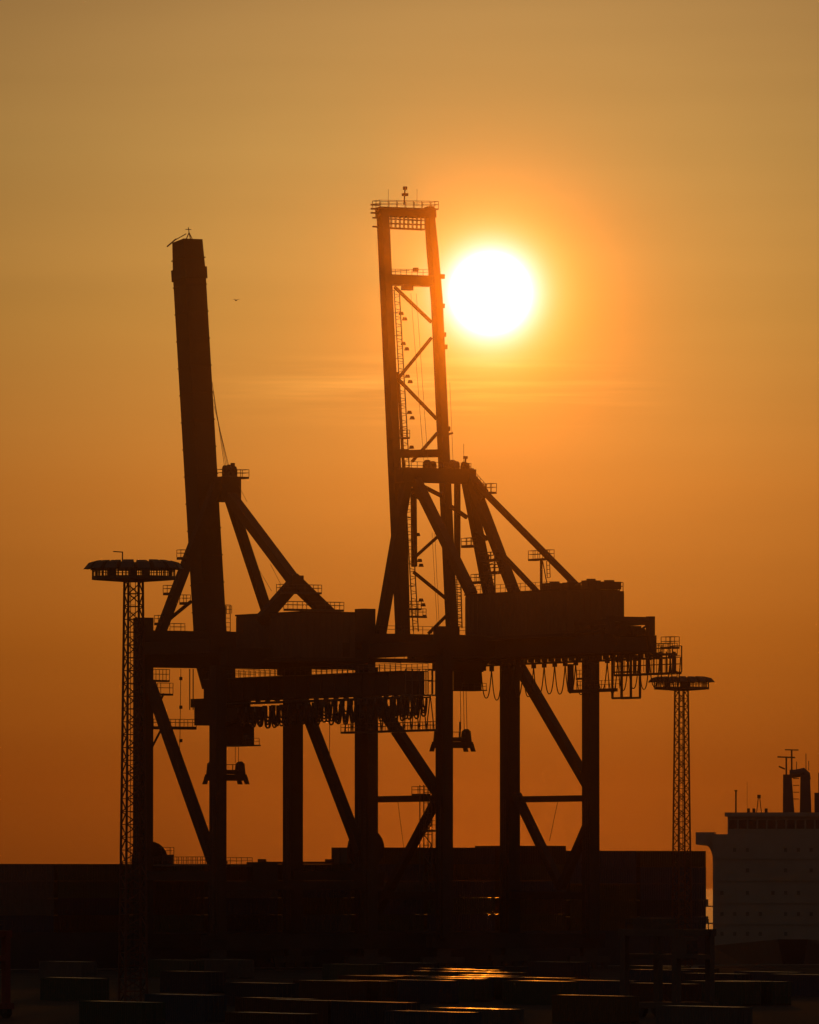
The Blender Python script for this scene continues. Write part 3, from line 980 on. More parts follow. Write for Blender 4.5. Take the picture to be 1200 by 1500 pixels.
# tip platform and its hanging cage
p0, p1 = BP(551, 304, -0.2), BP(637, 306, -0.2)
tp = walkway(c2, p0, p1, 2.4, name='tip_platform', thick=0.2)
mb = MB()
for k in range(3):
    q = BP(551, 300 + 6 * k)
    mb.beam(q - Vector((0.9, 0, 0)), q + Vector((0.6, 0, 0)), 0.3, 0.25)
for k in range(2):
    q = BP(551, 319 + 13 * k)
    mb.beam(q - Vector((0.6, 0, 0)), q + Vector((0.6, 0, 0)), 0.25, 0.25)
mb.build('edge_bracket', M['steel'], tp)
mb = MB()
z0, z1 = BP(600, 335).z, BP(600, 317).z
xa, xb = BP(564, 330).x, BP(620, 330).x
y = BP(592, 330).y
for dy in (-0.5, 0.5):
    n = 9
    for k in range(n + 1):
        x = xa + (xb - xa) * k / n
        mb.beam((x, y + dy, z0), (x, y + dy, z1), 0.1, 0.1)
    for zz in (z0, z0 + (z1 - z0) * 0.36, z0 + (z1 - z0) * 0.72):
        mb.beam((xa, y + dy, zz), (xb, y + dy, zz), 0.15, 0.15)
mb.box(xa, xb, y - 0.5, y + 0.5, z0 - 0.15, z0)
mb.build('hanging_cage', M['steel'], c2)
mb = MB()
q = BP(592, 300)
mb.beam(q, BP(593.5, 275), 0.16, 0.16)
mb.box(q.x - 0.25, q.x + 0.6, q.y - 0.3, q.y + 0.3, BP(592, 287).z, BP(592, 283).z)
qq = BP(593.5, 275)
mb.box(qq.x - 0.25, qq.x + 0.25, qq.y - 0.25, qq.y + 0.25, qq.z - 0.3, qq.z + 0.2)
for px in (569, 611):
    mb.beam(BP(px, 302), BP(px, 277), 0.05, 0.05)
mb.build('tip_mast', M['steel'], c2)
mb = MB().rail([BP(571, 403, -0.4), BP(628, 404, -0.4)], 0.95, 1.0)
mb.tube([BP(566, 340), BP(568, 370), BP(570, 392), BP(574, 397), BP(600, 396)], 0.06, 4)
q = BP(609, 395)
mb.box(q.x - 0.35, q.x + 0.35, q.y - 0.3, q.y + 0.3, q.z - 0.3, q.z + 0.3)
mb.build('railing', M['steel'], c2)
q0, q1 = BP(590, 425), BP(603, 418)
MB().box(q0.x, q1.x, q0.y - 0.5, q0.y + 0.5, q0.z, q1.z + 0.4).build('boom_latch', m2, c2)
# access ladder up the inside of the boom with its lamps
mb = MB()
n = 46
pl = lambda t: (577.5 + 28 * t, 425 + 500 * t)
for side_off in (0.0, 7.5):
    pts = [BP(pl(k / n)[0] + side_off, pl(k / n)[1], -0.6) for k in range(n + 1)]
    for a, b in zip(pts, pts[1:]):
        mb.beam(a, b, 0.13, 0.13)
for k in range(n * 2):
    t = k / (n * 2)
    x, y = pl(t)
    mb.beam(BP(x, y, -0.6), BP(x + 7.5, y + (2 if k % 2 else -2), -0.6), 0.08, 0.08)
for k in range(0, 15):
    x, y = pl(k / 15)
    mb.beam(BP(x - 6, y, -0.6), BP(x + 8, y, -0.6), 0.12, 0.12)
mb.build('access_ladder', M['steel'], c2)
for px, py in ((588, 459), (593, 467), (591, 503), (596, 511), (597, 551), (601, 559), (600, 604), (604, 612), (603, 655), (612, 783), (615, 821), (617, 828), (617, 879), (620, 886), (622, 903)):
    floodlight(c2, BP(px, py, -0.9), 0.62)
for y_, x0, x1 in ((902, 600, 622), (891, 599, 615), (640, 583, 598)):
    p0, p1 = BP(x0, y_, -0.6), BP(x1, y_, -0.6)
    walkway(c2, p0, (p1.x, p1.y, p0.z), 1.1, name='ladder_landing')
# folded stays hanging beside the boom girders
MB().beam(BP(598, 930, -1.3), BP(592, 695, -1.3), 0.5, 0.5, side=EX).build('folded_stay', m2, c2)
MB().beam(BP(607, 830, -1.3), BP(606, 715, -1.3), 0.7, 0.7, side=EX).build('folded_stay', m2, c2)
MB().beam(BP(583, 545, -1.3), BP(592, 695, -1.3), 0.35, 0.35, side=EX).build('folded_stay', m2, c2)
MB().beam(BP(670, 835, -1.6), BP(670, 705, -1.6), 0.75, 0.75, side=EX).build('folded_stay', m2, c2)
mb = MB()
for k in range(22):
    y = 842 + k * 3.6
    mb.beam(BP(668, y, -1.2), BP(676, y + random.uniform(-2, 2), -1.2), 0.12, 0.12)
mb.beam(BP(669, 838, -1.2), BP(671, 922, -1.2), 0.12, 0.12)
mb.beam(BP(675, 845, -1.2), BP(677, 920, -1.2), 0.16, 0.16)
mb.build('boom_ladder', M['steel'], c2)
for x0, y0, x1, y1 in ((602, 430, 622, 690), (610, 430, 628, 690), (633, 780, 641, 925), (637, 780, 644, 925), (659, 560, 664, 680)):
    MB().tube([BP(x0, y0, 0.6), BP(x1, y1, 0.6)], 0.03, 4).build('rope', M['rope'], c2)

# A-frame of the second crane
p0, p1 = F2.A(584, 706, 0), F2.A(692, 688, 0)
MB().box(p0.x, p1.x, -1.2, 1.0, p0.z, p1.z).build('frame_head', m2, c2)
MB().beam(F2.A(557, 930, 0), F2.A(598, 692, 0), 1.35, 1.5, side=EX).build('frame_leg', m2, c2)
MB().beam(F2.A(734, 960, 0), F2.A(682, 690, 0), 1.35, 1.6, side=EX).build('frame_leg', m2, c2)
r0, r1 = F2.A(606, 697, 0).x, F2.A(686, 692, 0).x
q0, q1 = F2.A(606, 697, 0), F2.R(692, 872, r0)
MB().beam(q0, q1, 1.3, 1.4, side=EX).build('back_leg', m2, c2)
q0, q1 = F2.A(686, 690, 0), F2.R(755, 872, r1)
MB().beam(q0, q1, 1.3, 1.4, side=EX).build('back_leg', m2, c2)
MB().beam(F2.R(694, 705, r1), F2.R(855, 868, r1), 0.75, 0.75, side=EX).build('back_stay', m2, c2)
MB().beam(F2.R(735, 812, r1 - 2), F2.R(792, 872, r1 - 2), 0.6, 0.65, side=EX).build('back_stay', m2, c2)
# cross members
for s_ in ((603, 720, 622, 735), (697, 778, 714, 790), (609, 707, 646, 726), (661, 742, 684, 758)):
    MB().beam(F2.A(s_[0], s_[1], 0.8), F2.A(s_[2], s_[3], 0.8), 0.55, 0.55).build('frame_strut', m2, c2)
MB().beam(F2.R(700, 742, r1), F2.R(712, 724, r1), 0.3, 0.3).build('frame_strut', m2, c2)
# stair and platform along the stay
p0, p1 = F2.R(688, 692, r1 + 1), F2.R(712, 719, r1 + 1)
mb = MB().beam(p0, p1, 0.8, 0.25)
mb.rail([p0, p1], 1.0, 1.0, 0.06)
mb.build('stay_stair', M['steel'], c2)
p0, p1 = F2.R(701, 722, r1 + 1), F2.R(723, 721, r1 + 1)
walkway(c2, p0, (p0.x, p1.y, p0.z), 1.2, name='rest_platform', h=1.3)
mb = MB()
for px, rr in ((626, 1.0), (634, 0.8), (663, 1.0), (668, 0.8), (680, 0.7)):
    q = F2.A(px, 683, 0)
    mb.tube([q + Vector((-0.25, 0, 0)), q + Vector((0.25, 0, 0))], rr, 14)
    mb.box(q.x - 0.4, q.x + 0.4, -0.5, 0.5, q.z - 1.2, q.z)
mb.build('hoist_sheave', M['steel'], c2)
p0, p1 = F2.A(585, 688, 0.8), F2.A(690, 688, 0.8)
MB().rail([p0, (p1.x, p1.y, p0.z)], 1.3, 1.1, 0.07).build('railing', M['steel'], c2)
mb = MB()
mb.beam(F2.A(682, 692, 0), F2.A(682, 670, 0), 0.2, 0.2)
q = F2.A(682, 672, 0)
mb.box(q.x - 0.3, q.x + 0.3, -0.2, 0.2, q.z, q.z + 0.4)
q = F2.A(682, 681, 0)
mb.box(q.x - 0.5, q.x + 0.5, -0.4, 0.4, q.z - 1.0, q.z + 0.3)
mb.beam(F2.A(679.5, 690, 0), F2.A(679.5, 650, 0), 0.05, 0.05)
mb.build('aerial_mast', M['steel'], c2)
# platforms and ladder frames between the back legs and the house roof
for x0, x1, y_, r in ((680, 694, 799, r1 - 2), (694, 706, 852, r1 - 2), (708, 730, 820, r1 - 1), (713, 735, 838, r1 - 1)):
    p0, p1 = F2.R(x0, y_, r), F2.R(x1, y_, r)
    walkway(c2, p0, (p0.x, p1.y, p0.z), 1.1, name='rest_platform', thick=0.4)
mb = MB()
for px in (716, 725):
    mb.beam(F2.R(px, 868, r1 - 1), F2.R(px, 812, r1 - 1), 0.16, 0.16)
for k in range(9):
    mb.beam(F2.R(716, 815 + 6 * k, r1 - 1), F2.R(725, 812 + 6 * k, r1 - 1), 0.09, 0.09)
mb.build('roof_ladder', M['steel'], c2)
p0, p1 = F2.R(779, 819, r1 + 1.2), F2.R(807, 819, r1 + 1.2)
o = walkway(c2, p0, (p0.x, p1.y, p0.z), 1.3, name='stay_platform', h=1.25)
mb = MB().beam(F2.R(793, 820, r1 + 1.2), F2.R(793, 870, r1 + 1.2), 0.3, 0.3)
mb.beam(F2.R(795, 822, r1 + 1.2), F2.R(804, 868, r1 + 1.2), 0.12, 0.12)
ladder(mb, F2.R(803, 822, r1 + 1.2), F2.R(804, 846, r1 + 1.2), 0.9, (0, 1, 0), 0.09)
mb.build('support_post', M['steel'], o)


# ------------------------------------------------------------------ shipping containers
def container_mesh(L=12.19, Wd=2.44, H=2.59, ribs=28):
    """corrugated box, length along x, standing on z = 0"""
    mb = MB()
    d = 0.05
    mb.box(-L / 2 + 0.1, L / 2 - 0.1, -Wd / 2 + 0.08, Wd / 2 - 0.08, H - 0.09, H - 0.012)     # roof panel first: faces 0-5
    for sy in (-1, 1):                      # corrugated long sides
        prof = []
        n = ribs
        st = (L - 0.3) / n
        for k in range(n):
            x = -L / 2 + 0.15 + k * st
            prof += [(x, 0), (x + st * 0.35, 0), (x + st * 0.5, d), (x + st * 0.85, d)]
        prof.append((L / 2 - 0.15, 0))
        i = len(mb.v)
        for x, dd in prof:
            y = sy * (Wd / 2 - 0.01 - dd)
            mb.v += [Vector((x, y, 0.16)), Vector((x, y, H - 0.12))]
        for k in range(len(prof) - 1):
            a = i + 2 * k
            mb.f.append((a, a + 2, a + 3, a + 1) if sy < 0 else (a, a + 1, a + 3, a + 2))
        mb.box(-L / 2, L / 2, sy * Wd / 2 - (0.08 if sy > 0 else 0), sy * Wd / 2 + (0.08 if sy < 0 else 0), 0, 0.16)
        mb.box(-L / 2, L / 2, sy * Wd / 2 - (0.08 if sy > 0 else 0), sy * Wd / 2 + (0.08 if sy < 0 else 0), H - 0.12, H)
    mb.box(-L / 2 + 0.1, L / 2 - 0.1, -Wd / 2 + 0.08, Wd / 2 - 0.08, 0.1, 0.17)               # floor
    mb.box(L / 2 - 0.12, L / 2 - 0.06, -Wd / 2 + 0.1, Wd / 2 - 0.1, 0.16, H - 0.12)           # front wall
    mb.box(-L / 2 + 0.06, -L / 2 + 0.12, -Wd / 2 + 0.1, Wd / 2 - 0.1, 0.16, H - 0.12)
    for sx in (-1, 1):
        for sy in (-1, 1):
            cx, cy = sx * (L / 2 - 0.08), sy * (Wd / 2 - 0.08)
            mb.box(cx - 0.085, cx + 0.085, cy - 0.085, cy + 0.085, -0.005, H + 0.005)          # corner post and castings
    return mb


CM = container_mesh().mesh('container_body')
CM.materials.append(CONT[0])
CM.materials.append(M['roof'])
CM.polygons[1].material_index = 1
CD = MB().box(-0.03, 0.03, -0.53, 0.53, 0.2, 2.45).mesh('container_door')
CD.materials.append(CONT[0])
_b = MB()
for y in (-0.28, 0.28):
    _b.tube([(0.06, y, 0.15), (0.06, y, 2.5)], 0.03, 6)
    _b.box(0.03, 0.09, y - 0.03, y + 0.28, 1.0, 1.08)
CB = _b.mesh('lock_bar')
CB.materials.append(M['steel'])


def setmat(o, m):
    o.material_slots[0].link = 'OBJECT'
    o.material_slots[0].material = m


def container(loc, rz, m, label, group, doors=False):
    o = bpy.data.objects.new('shipping_container', CM)
    COL.objects.link(o)
    o.location = loc
    o.rotation_euler = (0, 0, rz)
    setmat(o, m)
    tag(o, label, 'container', group)
    if doors:
        for y in (-0.55, 0.55):
            d = bpy.data.objects.new('door', CD)
            COL.objects.link(d)
            d.parent = o
            d.location = (6.10, y, 0)
            setmat(d, m)
            b = bpy.data.objects.new('lock_bar', CB)
            COL.objects.link(b)
            b.parent = d
    return o


# ---- the moored ship behind the cranes: hull and its deck load
DECK = 5.6
STERN = F1.A(1037, 1300, -8.0).x          # rail coordinate of the stern, near side plane 8 m off the rail
NEAR = -8.0                               # near side of hull (landward coordinate)
BEAM = 30.0
ship = empty('container_ship', W(STERN - 100, -23, -3), TH)
tag(ship, 'long dark container ship moored along the quay behind both cranes', 'ship')
Ls = 205.0
s = Frame(W(STERN - 100, -23, -3))


def hull_ring(x, hw, z0, z1):
    return [(x, -hw, z1), (x, -hw * 0.96, (z0 + z1) / 2), (x, -hw * 0.7, z0), (x, hw * 0.7, z0), (x, hw * 0.96, (z0 + z1) / 2), (x, hw, z1)]


mb = MB()
rings = []
for x, hw in ((100, 15), (60, 15), (0, 15), (-60, 15), (-85, 12.5), (-98, 7), (-106, 0.8)):
    rings.append(hull_ring(x, hw, -2.5, DECK + 3))
for rg_ in rings:
    mb.v += [Vector(p) for p in rg_]
for k in range(len(rings) - 1):
    for j in range(5):
        a = k * 6 + j
        mb.f.append((a, a + 1, a + 7, a + 6))
    mb.f.append((k * 6, k * 6 + 6, k * 6 + 11, k * 6 + 5))
mb.f.append(tuple(range(6)))
mb.f.append(tuple(len(mb.v) - 6 + j for j in reversed(range(6))))
mb.build('hull', M['hull'], ship)
MB().rail([(99.8, -14.6, DECK + 3), (99.8, 14.6, DECK + 3)], 1.1, 2.0).build('stern_railing', M['steel'], ship)
MB().beam((100.05, -14.8, DECK + 2.6), (101.0, -14.8, DECK + 2.6), 0.8, 0.5).build('fairlead', M['hull'], ship)
for k in range(15):
    x1 = 99.4 - k * 13.0
    if x1 - 12.4 < -84: break
    MB().box(x1 - 12.4, x1, -14.2, 14.2, DECK + 3.0, DECK + 3.012).build('hatch_cover', M['hull'], ship)
# mooring bollards
LAB_SHIP = 'dark shipping container stacked on deck of the moored ship behind the cranes'
GRP_SHIP = 'containers stacked on the moored ship'
TIER = ['lowest', 'second', 'third', 'fourth']
NTH = ['first', 'second', 'third', 'fourth', 'fifth', 'sixth', 'seventh', 'eighth', 'ninth', 'tenth', 'eleventh', 'twelfth', 'thirteenth']
ROW = ['quayside', 'second', 'third']
x1 = STERN - 0.15
bay = 0
while x1 - 12.2 > F1.A(-60, 1300, NEAR).x:
    xc = x1 - 6.1
    wp = W(xc, NEAR, 12)
    px_c = 600 + (wp.x / wp.y) / K
    tiers = 5 if px_c > 500 else 4
    for row in range(3):
        for t in range(tiers):
            if row > 0 and t < tiers - 1:
                continue
            jz = 0.0
            if row == 2 and random.random() < 0.3:
                continue
            hc = DECK + 0.02 + t * 2.597
            if px_c > 850: hc -= 0.45
            a = NEAR - 1.5 - row * 2.5
            lab = 'dark shipping container, %s tier, %s bay from the stern of the moored ship, %s row' % (
                TIER[t] if t < tiers - 1 else 'top', NTH[bay], ROW[row])
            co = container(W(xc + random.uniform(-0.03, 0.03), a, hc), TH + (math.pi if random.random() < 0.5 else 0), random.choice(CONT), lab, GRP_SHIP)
            if 690 < px_c < 840 and t == tiers - 1:
                co.scale = (1, 1, 1.12)          # high-cube boxes
    x1 -= 12.2 + 0.75
    bay += 1
# flat racks lying on the lower stacks
for k in range(1):
    p = F1.A(425, 1272 - 0, NEAR - 1.5)
    o = MB()
    o.box(-6.0, 6.0, -1.2, 1.2, 0.0, 0.35)
    o.box(-6.05, -5.85, -1.2, 1.2, 0.35, 0.75)
    o.box(5.85, 6.05, -1.2, 1.2, 0.35, 0.75)
    ob = o.build('flat_rack', CONT[0])
    ob.location = W(p.x + 1.0, NEAR - 1.5 - 2.5 * k, DECK + 0.02 + 4 * 2.6 + 0.01)
    ob.rotation_euler = (0, 0, TH)
    tag(ob, 'thin empty flat rack lying on the lower deck stack between the cranes', 'flat rack')

# ---- yard containers, in lines that run square to the quay
LA = TH - math.pi / 2                      # heading of the landward axis
LAB_YARD = 'single shipping container on the open yard with a dim dusky roof'
LAB_GLINT = 'shipping container on the yard straight below the sun, its roof glinting brightly'
GRP_YARD = 'containers in open lines on the yard'
streaks = [(630, 1411), (668, 1419), (655, 1431), (715, 1428), (775, 1437), (822, 1433), (606, 1429), (545, 1437), (425, 1436), (375, 1439), (268, 1423),
           (248, 1406), (330, 1406), (300, 1457), (380, 1461), (470, 1465), (540, 1468), (665, 1477), (860, 1458), (804, 1409), (945, 1415), (975, 1418), (1012, 1421),
           (1070, 1426), (1090, 1438), (985, 1441), (1045, 1474), (1120, 1423), (1170, 1427), (140, 1433), (70, 1408), (735, 1421), (690, 1434), (160, 1466), (650, 1423), (700, 1424), (740, 1431), (625, 1436), (510, 1429), (1130, 1437), (900, 1437), (480, 1412), (585, 1481), (395, 1484)]
used = set()
YARD = []
for px, py in streaks:
    d = ray(px, py)
    t = (2.6 - CAM_H) / d.z
    q = CAM + d * t
    v = q - ORG
    ri, ai = round(v.dot(RA) / 3.9), round(-v.dot(WA) / 12.7)
    for dr in (0, 1, -1, 2):
        if (ri + dr, ai) not in used:
            ri += dr
            break
    else:
        continue
    used.add((ri, ai))
    YARD.append((ri, ai))
def ground_at(px, d):
    return Vector(((px - 600) * K * d, d, 0))


yard_boxes = []
for ri, ai in YARD:
    wp = W(ri * 3.9, ai * 12.7, 0.012)
    glint = abs(600 + wp.x / wp.y / K - 700) < 75
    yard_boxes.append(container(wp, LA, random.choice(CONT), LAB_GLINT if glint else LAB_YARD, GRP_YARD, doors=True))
free = list(yard_boxes)
for pt, lab in ((ground_at(195.5, 850), 'shipping container standing closest to the foot of the taller floodlight mast'),
                (ground_at(977, 850), 'shipping container standing closest to the dark four-legged straddle carrier'),
                (ground_at(-49, 845), 'shipping container standing closest to the red straddle carrier'),
                (ground_at(998.5, 1285), 'shipping container standing closest to the floodlight mast beside the ship bridge'),
                (W(0, GAUGE, 0), 'shipping container standing closest to the landside legs of the solid-boom crane'),
                (ORG2 - WA * GAUGE, 'shipping container standing closest to the landside legs of the twin-girder crane')):
    o = min(free, key=lambda q: (q.location - pt).length)
    free.remove(o)
    o['label'] = lab


# ------------------------------------------------------------------ floodlight masts
def light_mast(loc, H, label, rz=R_(18)):
    c = empty('floodlight_mast', loc, rz)
    tag(c, label, 'light mast', 'floodlight masts of the terminal')
    s0, s1 = 1.15, 0.745
    zt = H - 2.0
    for sx in (-1, 1):
        for sy in (-1, 1):
            MB().beam((sx * s0, sy * s0, 0), (sx * s1, sy * s1, zt), 0.2, 0.2).build('mast_leg', M['mast'], c)
    nb = 34
    for face in range(4):
        mb = MB()
        rot = Matrix.Rotation(face * math.pi / 2, 3, 'Z')
        for k in range(nb):
            z0, z1 = zt * k / nb, zt * (k + 1) / nb
            w0, w1 = s0 + (s1 - s0) * k / nb, s0 + (s1 - s0) * (k + 1) / nb
            sg = 1 if k % 2 else -1
            mb.beam(rot @ Vector((-sg * w0, -w0, z0)), rot @ Vector((sg * w1, -w1, z1)), 0.1, 0.1)
            mb.beam(rot @ Vector((-w1, -w1, z1)), rot @ Vector((w1, -w1, z1)), 0.08, 0.08)
        mb.build('lattice', M['mast'], c)
    mb = MB()
    ladder(mb, (0, 0.2, 0.5), (0, 0.2, zt), 0.5, (1, 0, 0), 0.06, 0.8)
    mb.build('ladder', M['steel'], c)
    # ring deck, sloping up a little to its rim
    n = 28
    mb = MB()
    for k in range(n):
        a0, a1 = 2 * math.pi * k / n, 2 * math.pi * (k + 1) / n
        e = lambda a, r, z: (r * math.cos(a), r * math.sin(a), z)
        mb.hexa([e(a0, 0.9, zt - 0.12), e(a0, 4.2, zt + 0.12), e(a1, 4.2, zt + 0.12), e(a1, 0.9, zt - 0.12),
                 e(a0, 0.9, zt + 0.3), e(a0, 4.2, zt + 0.45), e(a1, 4.2, zt + 0.45), e(a1, 0.9, zt + 0.3)])
    dk = mb.build('ring_deck', M['lamp'], c)
    mb = MB()
    ring = [(4.15 * math.cos(2 * math.pi * k / n), 4.15 * math.sin(2 * math.pi * k / n), zt + 0.45) for k in range(n + 1)]
    mb.rail(ring, 0.95, 0.9, 0.07)
    mb.build('railing', M['steel'], dk)
    n = 18
    for k in range(n):
        a = 2 * math.pi * (k + 0.3) / n
        ca, sa = math.cos(a), math.sin(a)
        e = lambda r, t, z: (ca * r - sa * t, sa * r + ca * t, z)
        zz = H - 0.75 + random.uniform(-0.04, 0.04)
        fl = MB().hexa([e(3.6, -0.62, zz + 0.12), e(5.05, -0.66, zz - 0.05), e(5.05, 0.66, zz - 0.05), e(3.6, 0.62, zz + 0.12),
                        e(3.7, -0.5, zz + 0.78), e(4.55, -0.6, zz + 0.55), e(4.55, 0.6, zz + 0.55), e(3.7, 0.5, zz + 0.78)]).build('floodlight', M['lamp'], c)
        mb = MB()
        mb.beam(e(3.8, -0.3, zt + 0.45), e(3.8, -0.3, zz + 0.2), 0.08, 0.08)
        mb.beam(e(3.8, 0.3, zt + 0.45), e(3.8, 0.3, zz + 0.2), 0.08, 0.08)
        mb.build('bracket', M['steel'], fl)
    for a in (0.7, 2.9, 4.4):
        MB().box(2.2 * math.cos(a) - 0.35, 2.2 * math.cos(a) + 0.35, 2.2 * math.sin(a) - 0.35, 2.2 * math.sin(a) + 0.35, zt + 0.4, zt + 1.3).build('ballast_box', M['lamp'], c)
    mb = MB()
    mb.beam((-1.8, -2.2, zt + 0.5), (-1.8, -2.2, H + 0.85), 0.1, 0.1)
    mb.beam((-1.8, -2.2, H + 0.8), (-2.75, -2.2, H + 0.85), 0.1, 0.1)
    mb.build('aerial', M['steel'], c)
    MB().box(-1.9, 1.9, -1.9, 1.9, 0.004, 0.5).build('plinth', M['quay'], c)
    return c


light_mast(ground_at(195.5, 850), (HORIZON - 822) * K * 850 + CAM_H, 'tall lattice floodlight mast with its wide lamp ring beside the solid-boom crane')
light_mast(ground_at(998.5, 1285), (HORIZON - 992) * K * 1285 + CAM_H, 'lattice floodlight mast standing between the twin-boom crane and the white ship bridge', R_(24))


# ------------------------------------------------------------------ straddle carriers
def straddle(loc, rz, H, m, label):
    c = empty('straddle_carrier', loc, rz)
    tag(c, label, 'straddle carrier', 'straddle carriers on the yard')
    hw, hl = 2.25, 3.9
    for sx in (-1, 1):
        for sy in (-1, 1):
            MB().beam((sx * hw, sy * hl, 1.3), (sx * hw, sy * hl, H - 0.9), 0.6, 0.75, side=(1, 0, 0)).build('leg', m, c)
        MB().box(sx * hw - 0.4, sx * hw + 0.4, -hl - 0.9, hl + 0.9, 0.9, 1.5).build('wheel_beam', m, c)
        MB().box(sx * hw - 0.35, sx * hw + 0.35, -hl - 0.6, hl + 0.6, H - 0.9, H - 0.2).build('top_beam', m, c)
        for y in (-hl, -1.4, 1.4, hl):
            w = MB().tube([(sx * hw - 0.28, y, 0.72), (sx * hw + 0.28, y, 0.72)], 0.71, 18).build('wheel', M['rubber'], c)
            MB().tube([(sx * hw - 0.31, y, 0.72), (sx * hw + 0.31, y, 0.72)], 0.3, 12).build('rim', M['steel'], w)
    for y in (-hl, 0, hl):
        MB().box(-hw + 0.36, hw - 0.36, y - 0.35, y + 0.35, H - 0.85, H - 0.25).build('cross_beam', m, c)
    MB().box(-1.6, 1.6, 0.6, 3.4, H - 0.2, H + 0.9).build('engine_cover', m, c)
    cb = MB().box(-hw - 0.5, -hw + 1.1, -hl - 2.0, -hl - 0.4, H - 3.1, H - 1.0).build('operator_cab', m, c)
    MB().box(-hw - 0.4, -hw + 1.0, -hl - 2.05, -hl - 2.01, H - 2.6, H - 1.3).build('window', M['glass'], cb)
    MB().rail([(hw - 0.2, -hl, H - 0.2), (hw - 0.2, hl, H - 0.2)], 1.0, 1.3).rail([(-hw + 0.2, -hl, H - 0.2), (-hw + 0.2, hl, H - 0.2)], 1.0, 1.3).build('railing', M['steel'], c)
    MB().box(-1.2, 1.2, -5.8, 5.8, H - 3.2, H - 2.7).build('spreader', m, c)
    for y in (-1.5, 1.5):
        for x in (-1.0, 1.0):
            MB().tube([(x, y, H - 2.7), (x, y, H - 0.85)], 0.05, 5).build('hoist_chain', M['rope'], c)
    return c


straddle(ground_at(977, 850), R_(40), 9.0, M['darkpaint'], 'dark straddle carrier with four tall legs parked on the yard near the white ship')
straddle(ground_at(-49, 845), R_(35), 8.9, M['redpaint'], 'red straddle carrier on the yard at the far end from the ship bridge')

# ------------------------------------------------------------------ the white ship, seen end-on
D2 = 1480.0
SC = K * D2
wx = (1178 - 600) * SC
wc = empty('cargo_ship', Vector((wx, D2, -3)), R_(-5))
tag(wc, 'ship seen end-on with a pale bridge block, wide bridge wings and twin mast columns', 'ship')


def ZZ(py):
    return (HORIZON - py) * SC + CAM_H + 3


def XX(px):
    return (px - 1181) * SC


zd = 5.0
mb = MB()
for sgn in (0,):
    mb.hexa([(-16, 2, -2), (16, 2, -2), (16, 150, -2), (-16, 150, -2), (-16.3, 2, zd), (16.3, 2, zd), (16.3, 150, zd), (-16.3, 150, zd)])
    mb.hexa([(-16, 2.002, -2), (16, 2.002, -2), (1.0, -45, -2), (-1.0, -45, -2), (-16.3, 2.002, zd), (16.3, 2.002, zd), (2.5, -48, zd + 1.5), (-2.5, -48, zd + 1.5)])
mb.build('hull', M['hull'], wc)
xl = XX(1046)
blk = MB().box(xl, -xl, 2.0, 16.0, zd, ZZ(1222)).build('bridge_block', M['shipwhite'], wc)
# bridge wings with their curved undersides
for sg in (-1, 1):
    poly = [(sg * -XX(1020), 4.0, ZZ(1219)), (sg * -XX(1020), 4.0, ZZ(1237))]
    for k in range(9):
        t = k / 8
        an = t * math.pi / 2
        poly.append((sg * -(XX(1036) + (XX(1046.5) - XX(1036)) * math.sin(an)), 4.0, ZZ(1239) - (ZZ(1239) - ZZ(1272)) * (1 - math.cos(an))))
    poly.append((sg * -XX(1047.5), 4.0, ZZ(1219)))
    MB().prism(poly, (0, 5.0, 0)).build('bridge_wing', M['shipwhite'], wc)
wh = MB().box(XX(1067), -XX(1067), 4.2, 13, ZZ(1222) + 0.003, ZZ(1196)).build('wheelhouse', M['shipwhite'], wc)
MB().box(XX(1063), -XX(1063), 3.4, 13.6, ZZ(1196), ZZ(1190)).build('wheelhouse_roof', M['shipwhite'], wc)
n = 16
for k in range(n):
    x0 = XX(1068) + (-2 * XX(1068)) * k / n
    x1 = XX(1068) + (-2 * XX(1068)) * (k + 1) / n
    MB().box(x0 + 0.15, x1 - 0.15, 4.14, 4.19, ZZ(1214), ZZ(1201)).build('window', M['glass'], wh)
for row, py in enumerate((1245, 1275, 1308, 1339, 1368)):
    for k in range(14):
        x = xl + 1.6 + (-2 * xl - 3.2) * k / 13
        if (row == 0 and k in (3, 4)) or random.random() < 0.3: continue
        wdw = MB().box(x - 0.28, x + 0.28, 1.93, 1.99, ZZ(py) - 0.34, ZZ(py) + 0.34).build('window', M['port'], blk)
for py in (1258, 1290, 1323, 1354):
    MB().box(xl - 0.05, -xl + 0.05, 1.85, 1.995, ZZ(py) - 0.07, ZZ(py) + 0.07).build('deck_line', M['shipwhite'], blk)
for py in (1327, 1352):
    MB().box(xl - 1.3, xl, 2.5, 9, ZZ(py) - 0.2, ZZ(py)).rail([(xl - 1.2, 2.5, ZZ(py)), (xl - 1.2, 9, ZZ(py))], 1.1, 1.4, 0.08).build('side_balcony', M['shipwhite'], wc)
# twin radar mast columns joined by an arch
for x0, x1, xt0, xt1 in ((1147, 1164, 1147.5, 1159.5), (1172, 1189, 1173, 1186.5)):
    MB().hexa([(XX(x0), 7, ZZ(1196)), (XX(x1), 7, ZZ(1196)), (XX(x1), 9, ZZ(1196)), (XX(x0), 9, ZZ(1196)),
               (XX(xt0), 7.2, ZZ(1134)), (XX(xt1), 7.2, ZZ(1134)), (XX(xt1), 8.8, ZZ(1134)), (XX(xt0), 8.8, ZZ(1134))]).build('mast_column', M['hull'], wc)
pts = [(XX(1157), 8, ZZ(1133)), (XX(1163), 8, ZZ(1133)), (XX(1170), 8, ZZ(1132)), (XX(1177), 8, ZZ(1130)), (XX(1181), 8, ZZ(1134)), (XX(1182), 8, ZZ(1142))]
MB().tube(pts, 0.75, 10).build('mast_arch', M['hull'], wc)
mb = MB()
